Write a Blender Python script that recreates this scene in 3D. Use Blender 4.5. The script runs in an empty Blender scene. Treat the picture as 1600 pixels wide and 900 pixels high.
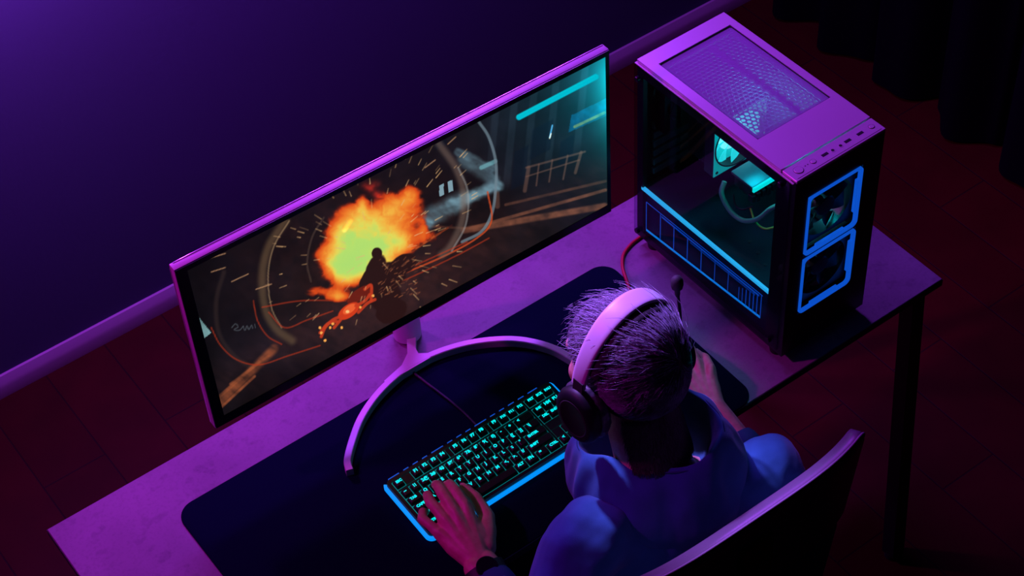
import bpy, bmesh, math, random
import numpy as np
from mathutils import Vector, Matrix, Euler

random.seed(7)
rng = np.random.default_rng(7)
SC = bpy.context.scene
COL = SC.collection
PI = math.pi


# ------------------------------------------------------------------ materials
def lin(c):
    return tuple((v / 12.92 if v <= .04045 else ((v + .055) / 1.055) ** 2.4) for v in c)


def mat(name, base=(.5, .5, .5), rough=.5, metal=0., emit=None, estr=0., spec=.5, trans=0., sheen=0.,
        noise=None, bump=None, coat=0., alpha=1.):
    m = bpy.data.materials.new(name)
    m.use_nodes = True
    nt = m.node_tree
    b = nt.nodes['Principled BSDF']
    b.inputs['Base Color'].default_value = (*base, 1)
    b.inputs['Roughness'].default_value = rough
    b.inputs['Metallic'].default_value = metal
    b.inputs['Specular IOR Level'].default_value = spec
    b.inputs['Transmission Weight'].default_value = trans
    b.inputs['Coat Weight'].default_value = coat
    b.inputs['Sheen Weight'].default_value = sheen
    b.inputs['Alpha'].default_value = alpha
    if emit:
        b.inputs['Emission Color'].default_value = (*emit, 1)
        b.inputs['Emission Strength'].default_value = estr
    tc = nt.nodes.new('ShaderNodeTexCoord')
    if noise:                       # (scale, detail, second colour, low, high)
        n = nt.nodes.new('ShaderNodeTexNoise')
        n.inputs['Scale'].default_value = noise[0]
        n.inputs['Detail'].default_value = noise[1]
        nt.links.new(tc.outputs['Object'], n.inputs['Vector'])
        r = nt.nodes.new('ShaderNodeValToRGB')
        r.color_ramp.elements[0].position = noise[3]
        r.color_ramp.elements[1].position = noise[4]
        r.color_ramp.elements[0].color = (*noise[2], 1)
        r.color_ramp.elements[1].color = (*base, 1)
        nt.links.new(n.outputs['Fac'], r.inputs['Fac'])
        nt.links.new(r.outputs['Color'], b.inputs['Base Color'])
    if bump:                        # (scale, strength, distance)
        n = nt.nodes.new('ShaderNodeTexNoise')
        n.inputs['Scale'].default_value = bump[0]
        n.inputs['Detail'].default_value = 4
        nt.links.new(tc.outputs['Object'], n.inputs['Vector'])
        bp = nt.nodes.new('ShaderNodeBump')
        bp.inputs['Strength'].default_value = bump[1]
        bp.inputs['Distance'].default_value = bump[2]
        nt.links.new(n.outputs['Fac'], bp.inputs['Height'])
        nt.links.new(bp.outputs['Normal'], b.inputs['Normal'])
    return m


M = {}
M['wall'] = mat('navy wall paint', (.12, .20, .29), .8, bump=(90, .15, .002))
M['base'] = mat('pale baseboard paint', (.50, .44, .50), .5)
M['curtain'] = mat('black curtain cloth', (.0022, .0022, .005), .9, spec=.05, bump=(400, .2, .001))
M['steel'] = mat('black powder coated steel', (.008, .008, .010), .45, bump=(600, .2, .0005))
M['edge'] = mat('dark table edge', (.022, .018, .03), .5)
M['blackplastic'] = mat('black plastic', (.008, .009, .013), .4, spec=.35)
M['blackgloss'] = mat('black gloss', (.005, .005, .009), .28, spec=.25)
M['bezel'] = mat('black bezel', (.004, .004, .006), .3)
M['silver'] = mat('silver monitor shell', (.66, .63, .68), .42, .1, bump=(900, .03, .0003))
M['polish'] = mat('polished silver edge', (.92, .90, .95), .15, .6)
M['topmetal'] = mat('silver brushed case metal', (.64, .63, .67), .37, .42, bump=(700, .12, .0004))
M['darkmetal'] = mat('dark steel sheet', (.035, .038, .05), .5, .3)
M['port'] = mat('port opening', (.004, .004, .005), .6)
M['glass'] = None
M['rubber'] = mat('black rubber', (.008, .008, .008), .8)
M['mat'] = mat('dark navy cloth', (.0008, .0050, .017), .9, spec=.05, bump=(1500, .25, .0006))
M['cable_red'] = mat('red cable', (.42, .015, .02), .45)
M['cable_black'] = mat('black braided cable', (.02, .02, .03), .6)
M['skin'] = mat('skin', (.62, .36, .27), .48, noise=(60, 4, (.52, .26, .20), .35, .65), bump=(260, .25, .0012))
M['nail'] = mat('finger nail', (.70, .45, .38), .25)
M['hair'] = mat('light brown hair', (.26, .27, .36), .32, spec=.6, noise=(70, 3, (.10, .095, .12), .3, .7))
M['hairbase'] = mat('hair roots', (.10, .07, .065), .6)
M['hairshade'] = mat('dark nape hair and shade', (.07, .05, .048), .5)  # dark colour also stands in for the shade on the nape
M['hoodie'] = mat('blue cotton fleece', (.036, .22, .33), .9, spec=.08, sheen=.22, noise=(30, 5, (.028, .175, .265), .3, .7), bump=(900, .4, .0012))
M['rib'] = mat('ribbed blue cotton', (.025, .11, .16), .92, spec=.1)
M['jeans'] = mat('dark denim', (.012, .014, .03), .9)
M['shoe'] = mat('dark shoe', (.02, .02, .022), .7)
M['bandshell'] = mat('light grey headband shell', (.50, .43, .52), .42)
M['pad'] = mat('black headset padding', (.010, .009, .014), .75)
M['cushion'] = mat('black pleated leatherette', (.05, .042, .062), .38)
M['slider'] = mat('polished metal slider', (.60, .55, .62), .22, .9)
M['cup'] = mat('matt black ear cup', (.004, .004, .007), .5, spec=.25)
M['chairpu'] = mat('black chair leatherette', (.12, .10, .135), .30, bump=(260, .12, .0008))
M['stitch'] = mat('chair piping', (.22, .17, .25), .45)
M['cap'] = mat('black keycap', (.010, .010, .013), .42)
M['kbbody'] = mat('black keyboard case', (.012, .012, .018), .4)
M['watch'] = mat('black watch strap', (.010, .010, .012), .55)
M['chrome'] = mat('chrome', (.8, .8, .82), .15, 1.)
M['led_blue'] = mat('blue light strip', (.01, .05, .2), .4, emit=(.0, .30, 1.0), estr=.95)
M['led_blue2'] = mat('dim blue light strip', (.01, .04, .2), .4, emit=(.004, .10, .72), estr=.75)
M['led_line'] = mat('thin blue light line', (.01, .04, .2), .4, emit=(.002, .11, .80), estr=.65)
M['led_cyan'] = mat('cyan light bar', (.05, .3, .4), .4, emit=(.03, .56, 1.0), estr=1.15)
M['led_aqua'] = mat('aqua light', (.02, .3, .3), .4, emit=(.0, 1.0, .84), estr=1.2)
M['legend'] = mat('shine through cyan legend', (.0, .3, .3), .5, emit=(.0, .80, .80), estr=1.15)
M['fanblade'] = mat('lit translucent fan blade', (.3, .6, .6), .4, emit=(.02, .86, .80), estr=1.0)
M['fanhub'] = mat('bright fan hub', (.6, .8, .8), .4, emit=(.45, .98, .92), estr=1.1)
M['fandark'] = mat('dark fan plastic', (.012, .013, .018), .35)
M['pcb'] = mat('black circuit board', (.012, .014, .018), .5, noise=(160, 2, (.03, .04, .05), .6, .62))
M['gpu'] = mat('brushed graphics card shroud', (.16, .20, .22), .35, .6)
M['tube'] = mat('green tinted sleeved cable', (.16, .55, .36), .4)
M['yellow'] = mat('yellow wire', (.6, .5, .08), .5)
M['shroudm'] = mat('dark case interior', (.010, .042, .055), .6, spec=.2)


def glass_mat():
    m = bpy.data.materials.new('tinted tempered glass')
    m.use_nodes = True
    nt = m.node_tree
    nt.nodes.clear()
    o = nt.nodes.new('ShaderNodeOutputMaterial')
    mx = nt.nodes.new('ShaderNodeMixShader')
    t = nt.nodes.new('ShaderNodeBsdfTransparent')
    t.inputs['Color'].default_value = (.72, .74, .80, 1)
    g = nt.nodes.new('ShaderNodeBsdfGlossy')
    g.inputs['Roughness'].default_value = .03
    f = nt.nodes.new('ShaderNodeFresnel')
    f.inputs['IOR'].default_value = 1.18
    ge = nt.nodes.new('ShaderNodeNewGeometry')
    mt = nt.nodes.new('ShaderNodeMath')
    mt.operation = 'MULTIPLY_ADD'
    nt.links.new(f.outputs[0], mt.inputs[0])
    iv = nt.nodes.new('ShaderNodeMath')
    iv.operation = 'SUBTRACT'
    iv.inputs[0].default_value = 1
    nt.links.new(ge.outputs['Backfacing'], iv.inputs[1])
    nt.links.new(iv.outputs[0], mt.inputs[1])
    mt.inputs[2].default_value = 0
    nt.links.new(mt.outputs[0], mx.inputs[0])
    nt.links.new(t.outputs[0], mx.inputs[1])
    nt.links.new(g.outputs[0], mx.inputs[2])
    nt.links.new(mx.outputs[0], o.inputs[0])
    return m


def filter_mat(name, opacity, col):
    m = bpy.data.materials.new(name)
    m.use_nodes = True
    nt = m.node_tree
    nt.nodes.clear()
    o = nt.nodes.new('ShaderNodeOutputMaterial')
    mx = nt.nodes.new('ShaderNodeMixShader')
    mx.inputs[0].default_value = opacity
    t = nt.nodes.new('ShaderNodeBsdfTransparent')
    d = nt.nodes.new('ShaderNodeBsdfDiffuse')
    d.inputs['Color'].default_value = (*col, 1)
    nt.links.new(t.outputs[0], mx.inputs[1])
    nt.links.new(d.outputs[0], mx.inputs[2])
    nt.links.new(mx.outputs[0], o.inputs[0])
    return m


M['glass'] = glass_mat()
M['filter'] = filter_mat('fine dust filter gauze', .50, (.34, .33, .50))
M['meshcloth'] = mat('dark blue chair mesh', (.02, .03, .11), .7, bump=(500, .8, .002))


def floor_mat():
    m = mat('dark red brown parquet', (.06, .02, .02), .55, spec=.12)
    nt = m.node_tree
    b = nt.nodes['Principled BSDF']
    tc = nt.nodes.new('ShaderNodeTexCoord')
    mp = nt.nodes.new('ShaderNodeMapping')
    mp.inputs['Rotation'].default_value = (0, 0, math.radians(90))
    nt.links.new(tc.outputs['Object'], mp.inputs['Vector'])
    br = nt.nodes.new('ShaderNodeTexBrick')
    br.inputs['Scale'].default_value = 1.0
    br.inputs['Brick Width'].default_value = .62
    br.inputs['Row Height'].default_value = .155
    br.inputs['Mortar Size'].default_value = .002
    br.inputs['Mortar Smooth'].default_value = .3
    br.inputs['Color1'].default_value = (.080, .010, .006, 1)
    br.inputs['Color2'].default_value = (.066, .008, .005, 1)
    br.inputs['Mortar'].default_value = (.030, .006, .008, 1)
    nt.links.new(mp.outputs[0], br.inputs['Vector'])
    n = nt.nodes.new('ShaderNodeTexNoise')
    n.inputs['Scale'].default_value = 9
    n.inputs['Detail'].default_value = 5
    nt.links.new(tc.outputs['Object'], n.inputs['Vector'])
    mx = nt.nodes.new('ShaderNodeMix')
    mx.data_type = 'RGBA'
    mx.blend_type = 'MULTIPLY'
    mx.inputs[0].default_value = .5
    nt.links.new(br.outputs['Color'], mx.inputs[6])
    nt.links.new(n.outputs['Fac'], mx.inputs[7])
    nt.links.new(mx.outputs[2], b.inputs['Base Color'])
    bp = nt.nodes.new('ShaderNodeBump')
    bp.inputs['Strength'].default_value = .4
    bp.inputs['Distance'].default_value = .003
    bp.invert = True
    nt.links.new(br.outputs['Fac'], bp.inputs['Height'])
    nt.links.new(bp.outputs['Normal'], b.inputs['Normal'])
    return m


def concrete_mat():
    m = mat('grey concrete look laminate', (.3, .3, .3), .5, spec=.3)
    nt = m.node_tree
    b = nt.nodes['Principled BSDF']
    tc = nt.nodes.new('ShaderNodeTexCoord')

    def noise(scale, det, lo, hi, c0, c1):
        n = nt.nodes.new('ShaderNodeTexNoise')
        n.inputs['Scale'].default_value = scale
        n.inputs['Detail'].default_value = det
        nt.links.new(tc.outputs['Object'], n.inputs['Vector'])
        r = nt.nodes.new('ShaderNodeValToRGB')
        r.color_ramp.elements[0].position = lo
        r.color_ramp.elements[1].position = hi
        r.color_ramp.elements[0].color = (*c0, 1)
        r.color_ramp.elements[1].color = (*c1, 1)
        nt.links.new(n.outputs['Fac'], r.inputs['Fac'])
        return r.outputs['Color']
    a = noise(7, 8, .3, .7, (.19, .18, .195), (.265, .255, .27))
    c = noise(42, 6, .33, .43, (.62, .58, .64), (1, 1, 1))
    d = noise(230, 3, .25, .5, (.82, .80, .82), (1, 1, 1))
    mx = nt.nodes.new('ShaderNodeMix')
    mx.data_type = 'RGBA'
    mx.blend_type = 'MULTIPLY'
    mx.inputs[0].default_value = .42
    nt.links.new(a, mx.inputs[6])
    nt.links.new(c, mx.inputs[7])
    m2 = nt.nodes.new('ShaderNodeMix')
    m2.data_type = 'RGBA'
    m2.blend_type = 'MULTIPLY'
    m2.inputs[0].default_value = .8
    nt.links.new(mx.outputs[2], m2.inputs[6])
    nt.links.new(d, m2.inputs[7])
    nt.links.new(m2.outputs[2], b.inputs['Base Color'])
    return m


M['floor'] = floor_mat()
M['concrete'] = concrete_mat()


# ------------------------------------------------------------------ objects
def link_mesh(name, me, m, parent=None, sharp=35, loc=None):
    o = bpy.data.objects.new(name, me)
    COL.objects.link(o)
    if m is not None and len(me.materials) == 0:
        me.materials.append(m)
    if sharp is not None:
        me.shade_smooth()
        me.set_sharp_from_angle(angle=math.radians(sharp))
    if parent is not None:
        o.parent = parent
    if loc is not None:
        o.location = loc
    return o


def obj(name, bm, m, parent=None, sharp=35, loc=None):
    bmesh.ops.recalc_face_normals(bm, faces=bm.faces)
    me = bpy.data.meshes.new(name)
    bm.to_mesh(me)
    bm.free()
    return link_mesh(name, me, m, parent, sharp, loc)


def thing(name, label, cat, loc=(0, 0, 0), rotz=0, group=None):
    o = bpy.data.objects.new(name, None)
    COL.objects.link(o)
    o.empty_display_size = .05
    o.location = loc
    o.rotation_euler = (0, 0, rotz)
    o['label'] = label
    o['category'] = cat
    if group:
        o['group'] = group
    return o


def tag(o, label, cat, group=None):
    o['label'] = label
    o['category'] = cat
    if group:
        o['group'] = group
    return o


def struct(o):
    o['kind'] = 'structure'
    return o


def BM():
    return bmesh.new()


def add_box(bm, lo, hi, bev=0, seg=2):
    lo = Vector(lo)
    hi = Vector(hi)
    r = bmesh.ops.create_cube(bm, size=1)
    vs = r['verts']
    for v in vs:
        v.co = Vector([lo[i] + (v.co[i] + .5) * (hi[i] - lo[i]) for i in range(3)])
    if bev:
        es = list({e for v in vs for e in v.link_edges})
        bmesh.ops.bevel(bm, geom=es, offset=bev, segments=seg, affect='EDGES', profile=.5)


def box(name, lo, hi, m, parent=None, bev=0, seg=2, sharp=35):
    bm = BM()
    add_box(bm, lo, hi, bev, seg)
    return obj(name, bm, m, parent, sharp)


def catmull(pts, n, closed=False):
    P = [np.array(p, float) for p in pts]
    out = []
    k = len(P)
    rngk = range(k) if closed else range(k - 1)
    for i in rngk:
        if closed:
            a, b, c, d = P[(i - 1) % k], P[i], P[(i + 1) % k], P[(i + 2) % k]
        else:
            b, c = P[i], P[i + 1]
            a = P[i - 1] if i > 0 else 2 * b - c
            d = P[i + 2] if i + 2 < k else 2 * c - b
        for j in range(n):
            t = j / n
            out.append(.5 * ((2 * b) + (-a + c) * t + (2 * a - 5 * b + 4 * c - d) * t * t + (-a + 3 * b - 3 * c + d) * t ** 3))
    if not closed:
        out.append(P[-1])
    return out


def add_tube(bm, pts, r, sides=10, closed=False, cap=True, prof=None, up=(0, 0, 1)):
    """sweep a round (or given 2-D) section along pts; r may be a list"""
    pts = [Vector(p) for p in pts]
    n = len(pts)
    rings = []
    prev = None
    for i, p in enumerate(pts):
        if closed:
            t = pts[(i + 1) % n] - pts[(i - 1) % n]
        else:
            t = pts[min(i + 1, n - 1)] - pts[max(i - 1, 0)]
        t.normalize()
        if prof is None:
            if prev is None:
                a = Vector(up)
                if abs(a.dot(t)) > .95:
                    a = Vector((1, 0, 0))
            else:
                a = prev
            a = (a - t * a.dot(t)).normalized()
            prev = a
        else:
            a = Vector(up)
            a = (a - t * a.dot(t)).normalized()
        b = t.cross(a)
        rr = r[i] if isinstance(r, (list, tuple)) else r
        ring = []
        if prof is None:
            for s in range(sides):
                th = 2 * PI * s / sides
                ring.append(bm.verts.new(p + (a * math.cos(th) + b * math.sin(th)) * rr))
        else:
            for (u, w) in prof:
                ring.append(bm.verts.new(p + (b * u + a * w) * rr))
        rings.append(ring)
    m = len(rings[0])
    for i in range(n if closed else n - 1):
        A, B = rings[i], rings[(i + 1) % n]
        for s in range(m):
            bm.faces.new((A[s], A[(s + 1) % m], B[(s + 1) % m], B[s]))
    if cap and not closed:
        bm.faces.new(rings[0][::-1])
        bm.faces.new(rings[-1])


def tube(name, pts, r, m, parent=None, sides=10, closed=False, **k):
    bm = BM()
    add_tube(bm, pts, r, sides, closed, **k)
    return obj(name, bm, m, parent, 50)


def add_cyl(bm, c, axis, r, h, n=32, r2=None, bev=0):
    """cylinder from c along axis by h"""
    c = Vector(c)
    ax = Vector(axis).normalized()
    a = ax.orthogonal().normalized()
    b = ax.cross(a)
    r2 = r if r2 is None else r2
    prof = [(r, 0), (r2, h)]
    if bev:
        prof = [(r - bev, 0), (r, bev), (r2, h - bev), (r2 - bev, h)]
    rings = []
    for (rr, z) in prof:
        rings.append([bm.verts.new(c + ax * z + (a * math.cos(2 * PI * i / n) + b * math.sin(2 * PI * i / n)) * rr) for i in range(n)])
    for k in range(len(rings) - 1):
        for i in range(n):
            bm.faces.new((rings[k][i], rings[k][(i + 1) % n], rings[k + 1][(i + 1) % n], rings[k + 1][i]))
    bm.faces.new(rings[0][::-1])
    bm.faces.new(rings[-1])


def cyl(name, c, axis, r, h, m, parent=None, n=32, r2=None, bev=0):
    bm = BM()
    add_cyl(bm, c, axis, r, h, n, r2, bev)
    return obj(name, bm, m, parent)


def rrect(x0, y0, x1, y1, r, n=8):
    pts = []
    for (cx, cy, a0) in ((x1 - r, y1 - r, 0), (x0 + r, y1 - r, 90), (x0 + r, y0 + r, 180), (x1 - r, y0 + r, 270)):
        for i in range(n + 1):
            a = math.radians(a0 + 90 * i / n)
            pts.append((cx + r * math.cos(a), cy + r * math.sin(a)))
    return pts


def add_prism(bm, pts, z0, z1, mapf=None, bev=0):
    f = mapf or (lambda x, y, z: (x, y, z))
    A = [bm.verts.new(f(x, y, z0)) for x, y in pts]
    B = [bm.verts.new(f(x, y, z1)) for x, y in pts]
    n = len(pts)
    for i in range(n):
        bm.faces.new((A[i], A[(i + 1) % n], B[(i + 1) % n], B[i]))
    bm.faces.new(A[::-1])
    bm.faces.new(B)


def add_ring(bm, outer, inner, z0, z1, mapf=None):
    """frame between two matching outlines, extruded z0..z1"""
    f = mapf or (lambda x, y, z: (x, y, z))
    n = len(outer)
    V = [[bm.verts.new(f(x, y, z)) for x, y in P] for P, z in ((outer, z0), (outer, z1), (inner, z1), (inner, z0))]
    for k in range(4):
        A, B = V[k], V[(k + 1) % 4]
        for i in range(n):
            bm.faces.new((A[i], A[(i + 1) % n], B[(i + 1) % n], B[i]))


def add_ellipsoid(bm, c, r, rot=None, seg=24, ring=16):
    res = bmesh.ops.create_uvsphere(bm, u_segments=seg, v_segments=ring, radius=1)
    R = rot.to_matrix() if rot is not None else Matrix.Identity(3)
    for v in res['verts']:
        v.co = Vector(c) + R @ Vector((v.co.x * r[0], v.co.y * r[1], v.co.z * r[2]))


def add_capsules(bm, chain, sides=14):
    """chain of (point, radius): round cones joined end to end; overlapping closed solids"""
    for (p, r), (q, s) in zip(chain, chain[1:]):
        p = Vector(p)
        q = Vector(q)
        d = q - p
        L = d.length
        if L < 1e-6:
            continue
        d.normalize()
        pts, rad = [], []
        for k in range(4):
            a = -PI / 2 + (k + .15) * (PI / 2) / 4
            pts.append(p + d * r * math.sin(a))
            rad.append(r * math.cos(a))
        for k in range(5):
            t = k / 4
            pts.append(p.lerp(q, t))
            rad.append(r + (s - r) * t)
        for k in range(1, 4):
            a = (k + .0) * (PI / 2) / 4
            pts.append(q + d * s * math.sin(a))
            rad.append(s * math.cos(a))
        pts.append(q + d * s * .985)
        rad.append(s * .17)
        add_tube(bm, pts, rad, sides)


def blob(name, bm, voxel, smooth, m, parent=None, disp=None):
    """fuse overlapping solids into one continuous surface"""
    bmesh.ops.recalc_face_normals(bm, faces=bm.faces)
    me = bpy.data.meshes.new(name + '_raw')
    bm.to_mesh(me)
    bm.free()
    t = bpy.data.objects.new(name + '_raw', me)
    COL.objects.link(t)
    md = t.modifiers.new('r', 'REMESH')
    md.mode = 'VOXEL'
    md.voxel_size = voxel
    if smooth:
        s = t.modifiers.new('s', 'SMOOTH')
        s.factor = .5
        s.iterations = smooth
    dg = bpy.context.evaluated_depsgraph_get()
    out = bpy.data.meshes.new_from_object(t.evaluated_get(dg))
    bpy.data.objects.remove(t)
    out.name = name
    if disp:
        n = len(out.vertices)
        co = np.empty(n * 3, np.float32)
        out.vertices.foreach_get('co', co)
        no = np.empty(n * 3, np.float32)
        out.vertices.foreach_get('normal', no)
        co = co.reshape(-1, 3)
        no = no.reshape(-1, 3)
        co = co + no * disp(co)[:, None]
        out.vertices.foreach_set('co', co.astype(np.float32).ravel())
        out.update()
    return link_mesh(name, out, m, parent, 180)


# ------------------------------------------------------------------ setting
Z = .75           # desk height
WY = 1.556        # back wall
struct(box('floor', (-3.5, -3.2, -.05), (3.2, WY + .1, 0), M['floor']))
struct(box('wall_back', (-3.5, WY, 0), (3.2, WY + .1, 2.8), M['wall']))
bm = BM()
prof = [(0, 0), (.017, 0), (.017, .030), (.014, .040), (.005, .056), (0, .058)]
vs = [[bm.verts.new((x, WY - p[0], p[1])) for p in prof] for x in (-3.5, 3.2)]
for i in range(len(prof)):
    j = (i + 1) % len(prof)
    bm.faces.new((vs[0][i], vs[0][j], vs[1][j], vs[1][i]))
bm.faces.new(vs[0]); bm.faces.new(vs[1][::-1])
struct(obj('baseboard_back', bm, M['base']))

# black curtain on the right
bm = BM()
ny, pts_y = 260, []
cols = []
for i in range(ny + 1):
    y = -1.2 + 2.66 * i / ny
    ph = 2 * PI * y / .21
    d = .045 * math.sin(ph + .6 * math.sin(y * 4.1)) + .012 * math.sin(2.3 * ph + 1)
    cols.append((2.56 + d, y + .02 * math.cos(ph)))
rows = [.012, .3, .9, 1.6, 2.3, 2.6]
G = [[bm.verts.new((x + (.004 * math.sin(9 * y + r * 3)), y, r)) for (x, y) in cols] for r in rows]
G2 = [[bm.verts.new((x + .006 + (.004 * math.sin(9 * y + r * 3)), y, r)) for (x, y) in cols] for r in rows]
for a in range(len(rows) - 1):
    for i in range(ny):
        bm.faces.new((G[a][i], G[a][i + 1], G[a + 1][i + 1], G[a + 1][i]))
        bm.faces.new((G2[a][i + 1], G2[a][i], G2[a + 1][i], G2[a + 1][i + 1]))
for i in range(ny):
    bm.faces.new((G[0][i + 1], G[0][i], G2[0][i], G2[0][i + 1]))
    bm.faces.new((G[-1][i], G[-1][i + 1], G2[-1][i + 1], G2[-1][i]))
cu = thing('curtain', 'long black pleated curtain hanging to the floor at the right, beyond the computer case', 'curtain', (2.56, 0, 0))
o = obj('drape', bm, M['curtain'], cu, 60)
o.location = (-2.56, 0, 0)
tube('curtain_rail', [(0, -1.3, 2.61), (0, 1.5, 2.61)], .014, M['steel'], cu)

# ------------------------------------------------------------------ desk
DL, DD = 1.5774, .5313
dk = thing('desk', 'long desk with grey concrete look top and black steel legs', 'desk')
box('desktop', (0, 0, Z - .018), (DL, DD, Z), M['concrete'], dk, .0012, 1)
bm = BM()
add_ring(bm, [(-.0008, -.0008), (DL + .0008, -.0008), (DL + .0008, DD + .0008), (-.0008, DD + .0008)],
         [(.004, .004), (DL - .004, .004), (DL - .004, DD - .004), (.004, DD - .004)], Z - .0175, Z - .0022)
obj('edge_band', bm, M['edge'], dk)
bm = BM()
for (a, b) in (((.035, .03), (DL - .02, .06)), ((.035, DD - .06), (DL - .02, DD - .03)), ((.035, .06), (.065, DD - .06)), ((DL - .05, .06), (DL - .02, DD - .06))):
    add_box(bm, (a[0], a[1], Z - .046), (b[0], b[1], Z - .0182), .002, 1)
obj('under_frame', bm, M['steel'], dk)
SQ = [(-.016, -.016), (.016, -.016), (.016, .016), (-.016, .016)]
for (top, foot) in (((1.553, .045), (1.50, -.055)), ((1.553, DD - .045), (1.53, DD - .01)), ((.052, .045), (.09, -.055)), ((.052, DD - .045), (.055, DD - .03))):
    bm = BM()
    add_tube(bm, [(top[0], top[1], Z - .03), (foot[0], foot[1], .012)], 1.0, prof=SQ, up=(0, 1, 0))
    lg = obj('leg', bm, M['steel'], dk)
    cyl('foot_glide', (foot[0], foot[1], 0), (0, 0, 1), .017, .016, M['rubber'], lg, 20)

# desk mat
bm = BM()
MT = .0035
outl = rrect(.188, .0004, 1.122, .427, .034, 10)
inn = rrect(.1895, .0019, 1.1205, .4255, .0325, 10)
n = len(outl)
A = [bm.verts.new((x, y, Z)) for x, y in outl]
B = [bm.verts.new((x, y, Z + MT - .001)) for x, y in outl]
C = [bm.verts.new((x, y, Z + MT)) for x, y in inn]
for i in range(n):
    j = (i + 1) % n
    bm.faces.new((A[i], A[j], B[j], B[i]))
    bm.faces.new((B[i], B[j], C[j], C[i]))
bm.faces.new(A[::-1]); bm.faces.new(C)
dm = tag(obj('desk_mat', bm, M['mat']), 'large dark navy cloth mat with rounded corners lying on the desk', 'desk mat')
ZM = Z + MT

# ------------------------------------------------------------------ monitor
MX, MY, MZ0, MW, MH, MT_ = .2941, .4182, .900, .8273, .3796, .0188
MYAW = -.01535
mon = thing('monitor', 'ultrawide silver monitor showing a fiery street scene, on a curved stand', 'monitor', (MX, MY, Z), MYAW)
z0, z1 = .150, .150 + MH
# back shell: rounded housing
bm = BM()
add_box(bm, (0, .002, z0), (MW, MT_, z1), .0012, 2)
obj('housing', bm, M['silver'], mon, 40)
er = .0026
tube('polished_edge', [(er * .6, MT_ - er * .7, z0 + .004), (er * .6, MT_ - er * .7, z1 - .008), (er * 1.2, MT_ - er * .7, z1 - .0035), (er * 2.6, MT_ - er * .7, z1 - er * .75), (.05, MT_ - er * .7, z1 - er * .6),
                       (MW * .5, MT_ - er * .7, z1 - er * .6), (MW - .05, MT_ - er * .7, z1 - er * .6), (MW - er, MT_ - er * .7, z1 - er * .6)], er, M['polish'], mon, 16)
bm = BM()
add_box(bm, (.12, MT_ - .002, z0 + .05), (MW - .12, MT_ + .022, z1 - .05), .012, 3)
obj('rear_cover', bm, M['silver'], mon, 40)
bm = BM()
IN = (.0195, z0 + .021, MW - .0085, z1 - .0115)      # visible picture
o1 = [(.0012, z0 + .0012), (MW - .0012, z0 + .0012), (MW - .0012, z1 - .0012), (.0012, z1 - .0012)]
i1 = [(IN[0], IN[1]), (IN[2], IN[1]), (IN[2], IN[3]), (IN[0], IN[3])]
add_ring(bm, o1, i1, 0, .004, lambda x, y, z: (x, z, y))
obj('bezel', bm, M['bezel'], mon)


# ---- the picture shown on the screen (painted on a dense grid)
def vnoise(X, Y, s, seed=0, octv=4):
    out = np.zeros_like(X)
    amp, tot = 1., 0.
    for o_ in range(octv):
        r = np.random.default_rng(seed + o_)
        T = r.random((64, 64))
        x = X / s
        y = Y / s
        xi = np.floor(x).astype(int)
        yi = np.floor(y).astype(int)
        fx = x - xi
        fy = y - yi
        fx = fx * fx * (3 - 2 * fx)
        fy = fy * fy * (3 - 2 * fy)
        a = T[xi % 64, yi % 64]
        b = T[(xi + 1) % 64, yi % 64]
        c = T[xi % 64, (yi + 1) % 64]
        d = T[(xi + 1) % 64, (yi + 1) % 64]
        out += amp * ((a * (1 - fx) + b * fx) * (1 - fy) + (c * (1 - fx) + d * fx) * fy)
        tot += amp
        amp *= .5
        s *= .5
    return out / tot


def ss(a, b, x):
    t = np.clip((x - a) / (b - a), 0, 1)
    return t * t * (3 - 2 * t)


def seg(X, Y, a, b):
    ax, ay = a
    dx, dy = b[0] - ax, b[1] - ay
    t = np.clip(((X - ax) * dx + (Y - ay) * dy) / (dx * dx + dy * dy), 0, 1)
    return np.hypot(X - ax - t * dx, Y - ay - t * dy), t


def poly_in(X, Y, P, soft=0):
    c = np.zeros(X.shape, bool)
    if soft:
        X = X + soft * (vnoise(X, Y, 9, 77) - .5)
        Y = Y + soft * (vnoise(X, Y, 9, 88) - .5)
    n_ = len(P)
    for i in range(n_):
        x1, y1 = P[i]
        x2, y2 = P[(i + 1) % n_]
        k = ((y1 > Y) != (y2 > Y))
        with np.errstate(divide='ignore', invalid='ignore'):
            c ^= k & (X < (x2 - x1) * (Y - y1) / (y2 - y1 + 1e-12) + x1)
    return c


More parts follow.
